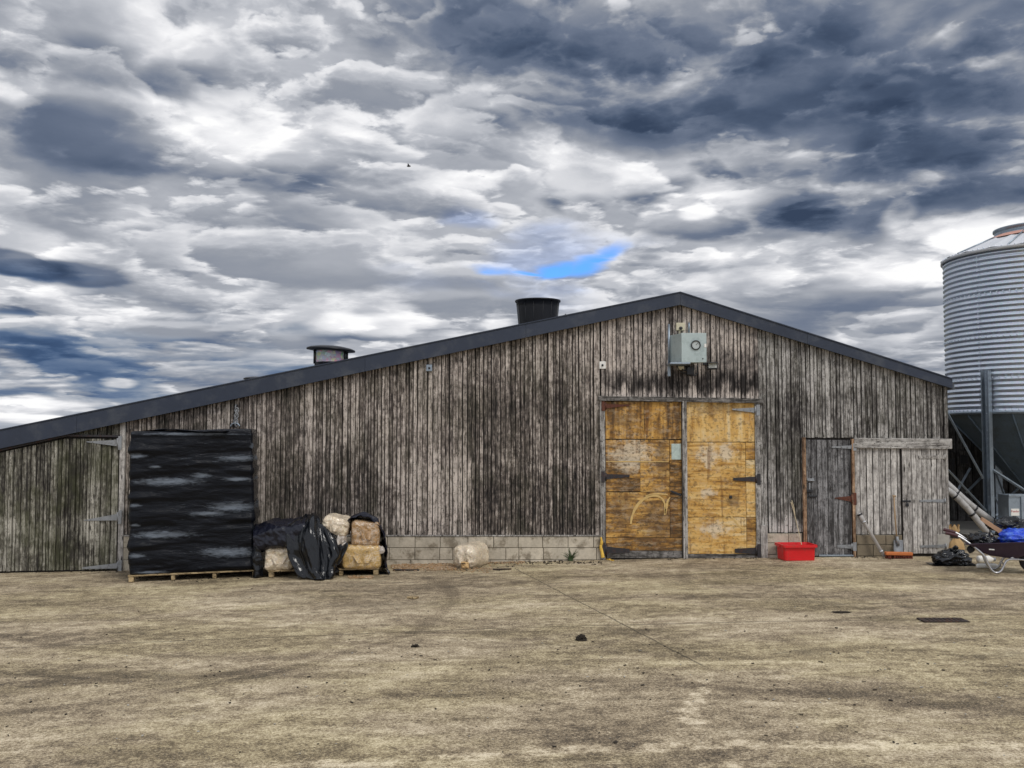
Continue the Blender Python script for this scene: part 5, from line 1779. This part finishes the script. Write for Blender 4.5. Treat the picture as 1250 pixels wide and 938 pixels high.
sk = thing('paper_sack', 'brown paper sack with a twisted neck behind the wheelbarrow handle', 'sack', (P(1168, 676, -0.45).x, -0.45, gz(7.6)))
c = Vector(sk.location)
k_ = (-0.45 - CAM_Y) / 1200
hs_ = (676 - 653) * k_
mb = MB()
prof = [(0.10, 0.0), (0.125, 0.04), (0.13, hs_ * 0.55), (0.115, hs_ * 0.85), (0.06, hs_ + 0.01), (0.035, hs_ + 0.05), (0.06, hs_ + 0.12), (0.085, hs_ + 0.20), (0.07, hs_ + 0.21)]
n = 40
vs = []
for i, (r_, z) in enumerate(prof):
    for k in range(n):
        an = 2 * math.pi * k / n
        w_ = 1 + (0.10 if i > 3 else 0.04) * math.sin(an * 7 + i) + 0.12 * nz(Vector((math.cos(an) * 1.5, math.sin(an) * 1.5, z * 6)), 1.0, 3)
        top = 0.05 * math.sin(an * 3 + 1) if i >= 7 else 0
        vs.append(c + Vector((math.cos(an) * r_ * w_ - (0.03 if i > 5 else 0), math.sin(an) * r_ * 0.8 * w_, z + top + 0.004)))
mb.poly(vs, [(i * n + k, i * n + (k + 1) % n, (i + 1) * n + (k + 1) % n, (i + 1) * n + k) for i in range(len(prof) - 1) for k in range(n)], True)
mb.build('paper', M['sack'], sk)
mb = MB()
mb.lathe([(0.045, hs_ + 0.03), (0.052, hs_ + 0.05), (0.045, hs_ + 0.07)], c, 16)
mb.build('tie', M['hinge_dark'], sk)

rotx = Matrix.Rotation(R(90), 3, 'Y')
for i, (px, py, Y_, ln, r_, lab) in enumerate(((1203, 680, -1.0, 0.27, 0.062, 'rounded white plastic container lying under the wheelbarrow'), (1206, 689.5, -1.55, 0.36, 0.036, 'slim white plastic tube lying flat under the wheelbarrow'))):
    c = P(px, py, Y_)
    c.z = gz(c.x) + r_ + 0.004
    t_ = thing('bottle', lab, 'bottle', (c.x, c.y, gz(c.x)), 'white containers on the yard')
    mb = MB()
    mb.lathe([(0.001, -ln / 2), (r_ * 0.85, -ln / 2 + 0.005), (r_, -ln / 2 + 0.03), (r_ * 0.96, 0), (r_, ln / 2 - 0.08), (r_ * 0.45, ln / 2 - 0.02), (r_ * 0.4, ln / 2)], c, 20, rot=rotx)
    mb.build('body', M['white_plastic'], t_)
    mb = MB()
    mb.lathe([(r_ * 0.5, ln / 2 - 0.015), (r_ * 0.5, ln / 2 + 0.02), (0.001, ln / 2 + 0.021)], c, 16, rot=rotx)
    mb.build('cap', M['hinge_grey'], t_)

# ================================================================== WHEELBARROW
wy = -1.95
wb0 = Vector((P(1155, 699, wy).x, wy, 0))
wb0.z = gz(wb0.x)
S81 = 1200 / (wy - CAM_Y)
wbt = thing('wheelbarrow', 'wheelbarrow with a dark aubergine plastic tray and bright tubular frame', 'wheelbarrow', wb0)
q2w = lambda px, py, oy=0.0: Vector((wb0.x + (px - 1155) / S81 * 0.94, wy + oy, wb0.z + (699 - py) / S81))
TW = 0.28
path = [(1155, 651.5), (1164, 653.2), (1173, 656.5), (1185, 664.5), (1195, 672.5), (1201, 679), (1204, 687), (1208.5, 694.5), (1214, 697.2), (1219.5, 694.5), (1223, 688), (1226, 683), (1231, 681), (1240, 681), (1252, 682), (1262, 684)]
for sy in (0, 1):
    def yy(px):
        # handles run wide, the frame closes in on the wheel
        f = min(1, max(0, (px - 1200) / 60))
        return 0.0 + (0.56 * sy) if f == 0 else (0.56 * sy) * (1 - f) + (0.18 + 0.20 * sy) * f
    pts = [q2w(a, b, yy(a)) for a, b in path]
    mb = MB()
    mb.tube(bez(pts, 70), 0.0165, 12)
    fr_ = mb.build('frame', M['steel_tube'], wbt)
    mb = MB()
    cv = bez(pts[:4], 20)
    mb.tube(cv[:12], 0.024, 12)
    mb.build('grip', M['grip'], wbt)
    mb = MB()
    mb.tube(bez([q2w(1231, 680, yy(1231)), q2w(1240, 674, yy(1240)), q2w(1252, 663, 0.08 + 0.40 * sy), q2w(1262, 660, 0.06 + 0.44 * sy)], 20), 0.0165, 10)
    mb.build('brace', M['steel_tube'], wbt)
for px, py in ((1205, 688), (1223, 688)):
    mb = MB()
    mb.tube([q2w(px, py, 0), q2w(px, py, 0.56)], 0.011, 8)
    mb.build('brace', M['steel_tube'], wbt)


def trow(px_l, px_r, py_l, py_r, w0, w1, ins=0.0):
    """a ring of the tray: left end (handles) to right end (wheel)"""
    n = 6
    pts = []
    cy = 0.28
    pl, pr = q2w(px_l, py_l), q2w(px_r, py_r)
    out = []
    for k in range(n + 1):
        f = k / n
        p_ = pl.lerp(pr, f)
        out.append(Vector((p_.x, wy + cy - (w0 + (w1 - w0) * f) / 2, p_.z)))
    for k in range(n + 1):
        f = 1 - k / n
        p_ = pl.lerp(pr, f)
        out.append(Vector((p_.x, wy + cy + (w0 + (w1 - w0) * f) / 2, p_.z)))
    return out


mb = MB()
loft(mb, [trow(1207, 1236, 677.5, 680.5, 0.36, 0.34), trow(1198, 1246, 674, 676, 0.46, 0.44), trow(1183, 1272, 664.8, 658.6, 0.64, 0.66), trow(1179, 1277, 664.3, 657.5, 0.68, 0.70), trow(1179, 1277, 663.2, 656.4, 0.68, 0.70), trow(1185, 1270, 664.2, 658.2, 0.62, 0.64), trow(1200, 1245, 673.5, 675.5, 0.45, 0.43), trow(1208, 1235, 676.5, 679, 0.34, 0.32)], close='start')
loft(mb, [trow(1208, 1235, 676.5, 679, 0.34, 0.32), trow(1218, 1226, 677, 678, 0.05, 0.05)], close='end')
mb.build('tray', M['tray'], wbt)
mb = MB()
mb.bbox(q2w(1208.5, 669.3, -0.012), (0.075, 0.004, 0.018), 0.001, Matrix.Rotation(R(3), 3, 'Y') @ Matrix.Rotation(R(-18), 3, 'X'))
mb.build('sticker', M['white_plastic'], wbt)
wcn = q2w(1258, 683.5, 0.28)
wr_ = 0.19
wcn.z = gz(wcn.x) + wr_ + 0.003
mb = MB()
mb.lathe([(0.115, -0.035), (0.15, -0.045), (0.18, -0.038), (0.19, -0.018), (0.19, 0.018), (0.18, 0.038), (0.15, 0.045), (0.115, 0.035)], wcn, 48, rot=rot)
wheel = mb.build('wheel', M['rubber'], wbt)
mb = MB()
mb.lathe([(0.118, -0.030), (0.122, -0.038), (0.10, -0.03), (0.05, -0.012), (0.03, -0.03), (0.001, -0.032)], wcn, 32, rot=rot)
mb.lathe([(0.118, 0.030), (0.122, 0.038), (0.10, 0.03), (0.05, 0.012), (0.03, 0.03), (0.001, 0.032)], wcn, 32, rot=rot)
mb.build('rim', M['steel_tube'], wheel)
mb = MB()
mb.tube([wcn + Vector((0, -0.12, 0)), wcn + Vector((0, 0.12, 0))], 0.012, 10)
mb.build('axle', M['steel_tube'], wheel)
mb = MB()
mb.bm(blob_mesh(None, (0.05, 0.02, 0.06), 4.0, 0.3, flat=False, folds=0.01), q2w(1185, 671, 0.10), None, True)
mb.build('mudflap', M['rubber'], wbt)

# load in the barrow
_before = set(bpy.data.objects)
c = q2w(1245, 654, 0.25)
t_ = thing('plastic_bag', 'bright blue plastic bag lying in the wheelbarrow tray', 'plastic bag', c + Vector((0, 0, -0.1)))
mb = MB()
mb.bm(blob_mesh(None, (0.36, 0.25, 0.135), 9.1, 0.22, flat=False, folds=0.035), c + Vector((0.03, -0.03, -0.02)), None, True)
mb.build('bag', M['blue_bag'], t_)
c = q2w(1196, 659, 0.25)
t_ = thing('plastic_sheet', 'scrunched black plastic in the handle end of the wheelbarrow tray', 'plastic sheet', c + Vector((0, 0, -0.1)), 'scrunched black plastic on and behind the wheelbarrow')
mb = MB()
mb.bm(blob_mesh(None, (0.19, 0.26, 0.10), 5.7, 0.4, flat=False, folds=0.045), c + Vector((0.03, -0.02, -0.02)), None, True)
mb.build('sheet', M['binbag'], t_)
t_ = thing('cardboard', 'flat brown cardboard flap sticking up from the wheelbarrow', 'cardboard', q2w(1222, 652, 0.3))
mb = MB()
a, b = q2w(1199, 638, 0.34), q2w(1231, 657, 0.30)
d = (b - a).normalized()
nn = Vector((-d.z, 0, d.x))
mb.slab([a + nn * 0.005, b - nn * 0.03, b + nn * 0.05, a + nn * 0.055], a.y - 0.004, a.y + 0.22)
mb.build('board', M['card'], t_)
c = q2w(1236, 642, 0.5)
t_ = thing('plastic_sheet', 'heap of scrunched black plastic piled behind the blue bag', 'plastic sheet', c + Vector((0, 0, -0.2)), 'scrunched black plastic on and behind the wheelbarrow')
mb = MB()
mb.bm(blob_mesh(None, (0.33, 0.18, 0.15), 12.7, 0.4, flat=False, folds=0.05), c + Vector((0.02, 0, -0.05)), None, True)
mb.build('sheet', M['binbag'], t_)

WYAW = R(-21)
wbt.rotation_euler.z = WYAW
for o in set(bpy.data.objects) - _before:
    if o.parent is None:
        d = o.location - wb0
        d.rotate(Matrix.Rotation(WYAW, 3, 'Z'))
        o.location = wb0 + d
        o.rotation_euler.z = WYAW

# ================================================================== small things on the yard
def offcut(px, py, ln, w_, h_, rz, label, name='timber_offcut', mat='raw_wood', ry=0.0, lift=0.0, grp='timber offcuts along the footing'):
    g_ = gpt(px, py)
    mb = MB()
    mb.bbox(g_ + Vector((0, 0, h_ / 2 + lift + 0.004)), (ln, w_, h_), min(0.006, h_ * 0.3), Matrix.Rotation(R(rz), 3, 'Z') @ Matrix.Rotation(R(ry), 3, 'Y'))
    return tag(mb.build(name, M[mat]), label, 'offcut', grp)


offcut(657, 684, 0.50, 0.09, 0.045, 2, 'flat golden timber offcut lying by the footing')
offcut(655, 682.5, 0.30, 0.07, 0.035, -8, 'short timber offcut propped slantwise on a flat one', ry=14, lift=0.075)
offcut(613, 696, 0.30, 0.035, 0.02, 6, 'thin dark stick lying on the concrete beside the loose bale', 'stick', 'drain')
offcut(484, 688, 0.36, 0.05, 0.02, 3, 'dark damp slat lying nearest the right end of the sheeted pile', 'stick', 'hinge_dark')
offcut(496, 697, 0.42, 0.05, 0.02, -5, 'dark slat at the edge of the spilled shavings', 'stick', 'hinge_dark')
offcut(632, 683.5, 0.12, 0.06, 0.05, 20, 'small dark block beside the flat golden offcut', 'stick', 'hinge_dark')
offcut(504, 731, 0.13, 0.10, 0.025, -25, 'small pale tile of wood with dark edges alone on the yard', 'stick', 'pallet_wood')

# yellow expanding foam in the corner of the double door
fm = thing('foam', 'yellow expanding foam stuck down the corner by the double door', 'foam', P(735, 683, -0.1))
mb = MB()
pts = [P(733.5, 656, -0.085), P(734.5, 662, -0.09), P(733.5, 668, -0.085), P(735, 675, -0.1), P(736, 681, -0.11)]
mb.tube(bez(pts, 30), [0.014 + 0.012 * abs(nz(Vector((k * 0.45, 1, 2)))) + 0.016 * (k / 30) for k in range(31)], 8)
mb.build('bead', M['foam'], fm)
mb = MB()
for (px, py, s_) in ((738, 683, 0.06), (744, 684, 0.03), (748, 685, 0.025)):
    g_ = gpt(px, py)
    mb.bm(blob_mesh(None, (s_, s_ * 0.7, s_ * 0.5), px * 0.1, 0.5, folds=0.01), g_ + Vector((0, 0, s_ * 0.25)), None, True)
mb.build('drip', M['foam'], fm)

# tuft of blades at the footing
tf = thing('grass_tuft', 'single green tuft growing from the joint at the foot of the blocks', 'plant', P(696, 683, -0.08))
rg = random.Random(4)
b0 = P(696.5, 683.5, -0.09)
b0.z = gz(b0.x)
mb = MB()
for k in range(22):
    an = rg.uniform(-1, 1)
    ln = rg.uniform(0.12, 0.26)
    dxy = Vector((an * 0.10, rg.uniform(-0.10, 0.02), 0))
    wv = rg.uniform(0.008, 0.013)
    base = b0 + Vector((rg.uniform(-0.03, 0.03), rg.uniform(-0.02, 0.02), 0))
    prev = None
    vs = []
    for j in range(6):
        f = j / 5
        p_ = base + dxy * f * f * 1.3 + Vector((an * 0.05 * f, 0, ln * (f - 0.25 * f * f * abs(an))))
        w_ = wv * (1 - f ** 1.5) + 0.001
        vs += [p_ + Vector((-w_, 0, 0)), p_ + Vector((w_, 0.003, 0))]
    mb.poly(vs, [(2 * j, 2 * j + 1, 2 * j + 3, 2 * j + 2) for j in range(5)])
mb.build('blades', M['leaf'], tf)

for (px, py, s_, lab) in ((709.5, 782, 0.052, 'dark clod of dung alone in the middle of the yard'), (507, 790, 0.036, 'flattened dark clod left of the middle of the yard')):
    g_ = gpt(px, py)
    mb = MB()
    mb.bm(blob_mesh(None, (s_, s_ * 0.8, s_ * (0.75 if px > 600 else 0.35)), px * 0.03, 0.5, folds=0.02), g_ + Vector((0, 0, s_ * 0.3)), None, True)
    tag(mb.build('clod', M['dung']), lab, 'clod', 'dark clods on the yard')
for (px, py, s_, lab) in ((1027, 748.5, 0.10, 'thin dark scrap lying flat left of the rusty drain'), ):
    g_ = gpt(px, py)
    mb = MB()
    mb.bm(blob_mesh(None, (s_, s_ * 0.3, 0.012), 4.2, 0.4, folds=0.004), g_ + Vector((0, 0, 0.008)), None, True)
    tag(mb.build('scrap', M['dung']), lab, 'scrap')
g_ = gpt(1151, 758)
dr = thing('drain_cover', 'flat rusty drain grating set in the concrete', 'drain cover', g_)
mb = MB()
for k in range(9):
    mb.bbox(g_ + Vector((-0.20 + k * 0.05, 0, 0.008)), (0.032, 0.15, 0.014), 0.003)
for sy in (-1, 1):
    mb.bbox(g_ + Vector((0, sy * 0.092, 0.008)), (0.50, 0.035, 0.016), 0.003)
for sx in (-1, 1):
    mb.bbox(g_ + Vector((sx * 0.235, 0, 0.008)), (0.03, 0.15, 0.016), 0.003)
mb.build('grating', M['drain'], dr)
mb = MB()
mb.box(g_ + Vector((0, 0, 0.003)), (0.51, 0.225, 0.005))
mb.build('pit', M['backing'], dr)


# spilled shavings and dirt: nobody could count them
def litter(name, spots, mat, n, seed, s0, s1, label, cat):
    rl = random.Random(seed)
    mb = MB()
    for _ in range(n):
        (x0, x1, y0, y1, p_) = spots[0] if rl.random() < spots[0][4] else rl.choice(spots)
        g_ = gpt(rl.uniform(x0, x1), rl.triangular(y0, y1, (y0 + y1) / 2))
        s_ = rl.uniform(s0, s1)
        mb.box(g_ + Vector((0, 0, s_ * 0.25 + 0.003)), (s_ * rl.uniform(0.8, 2.2), s_ * rl.uniform(0.5, 1), s_ * 0.35),
               Matrix.Rotation(rl.uniform(0, 3), 3, 'Z') @ Matrix.Rotation(rl.uniform(-0.5, 0.5), 3, 'X'))
    o = mb.build(name, mat, kind='stuff')
    return o


litter('wood_shavings', [(478, 558, 686, 698, 0.6), (425, 455, 703, 707, 0), (590, 640, 684, 690, 0), (548, 600, 690, 700, 0)], M['bale'], 1500, 1, 0.010, 0.028, '', '')
litter('dirt', [(470, 735, 684, 690, 0.5), (740, 925, 681, 684, 0), (480, 640, 688, 700, 0), (1040, 1100, 678, 684, 0), (160, 310, 700, 712, 0), (0, 150, 696, 700, 0)], M['dung'], 900, 2, 0.006, 0.022, '', '')
litter('grit', [(0, 1250, 700, 930, 0.9), (0, 1250, 690, 760, 0)], M['dung'], 260, 3, 0.006, 0.018, '', '')
litter('pale_grit', [(0, 1250, 700, 930, 0.9), (0, 1250, 690, 760, 0)], M['concrete_pad'], 200, 4, 0.005, 0.014, '', '')

# a far bird
c = P(499, 203, 60)
bd = MB()
bd.bm(blob_mesh(None, (0.16, 0.07, 0.07), 2.0, 0.1, flat=False, folds=0.0), c, None, True)
bo = bd.build('bird', M['hinge_dark'])
tag(bo, 'tiny dark bird flying high against the clouds', 'bird')
for s_ in (-1, 1):
    mb = MB()
    mb.poly([c + Vector((-0.06, s_ * 0.03, 0.02)), c + Vector((0.07, s_ * 0.03, 0.02)), c + Vector((0.0, s_ * 0.32, 0.12)), c + Vector((-0.08, s_ * 0.30, 0.11))], [(0, 1, 2, 3)])
    mb.build('wing', M['hinge_dark'], bo)
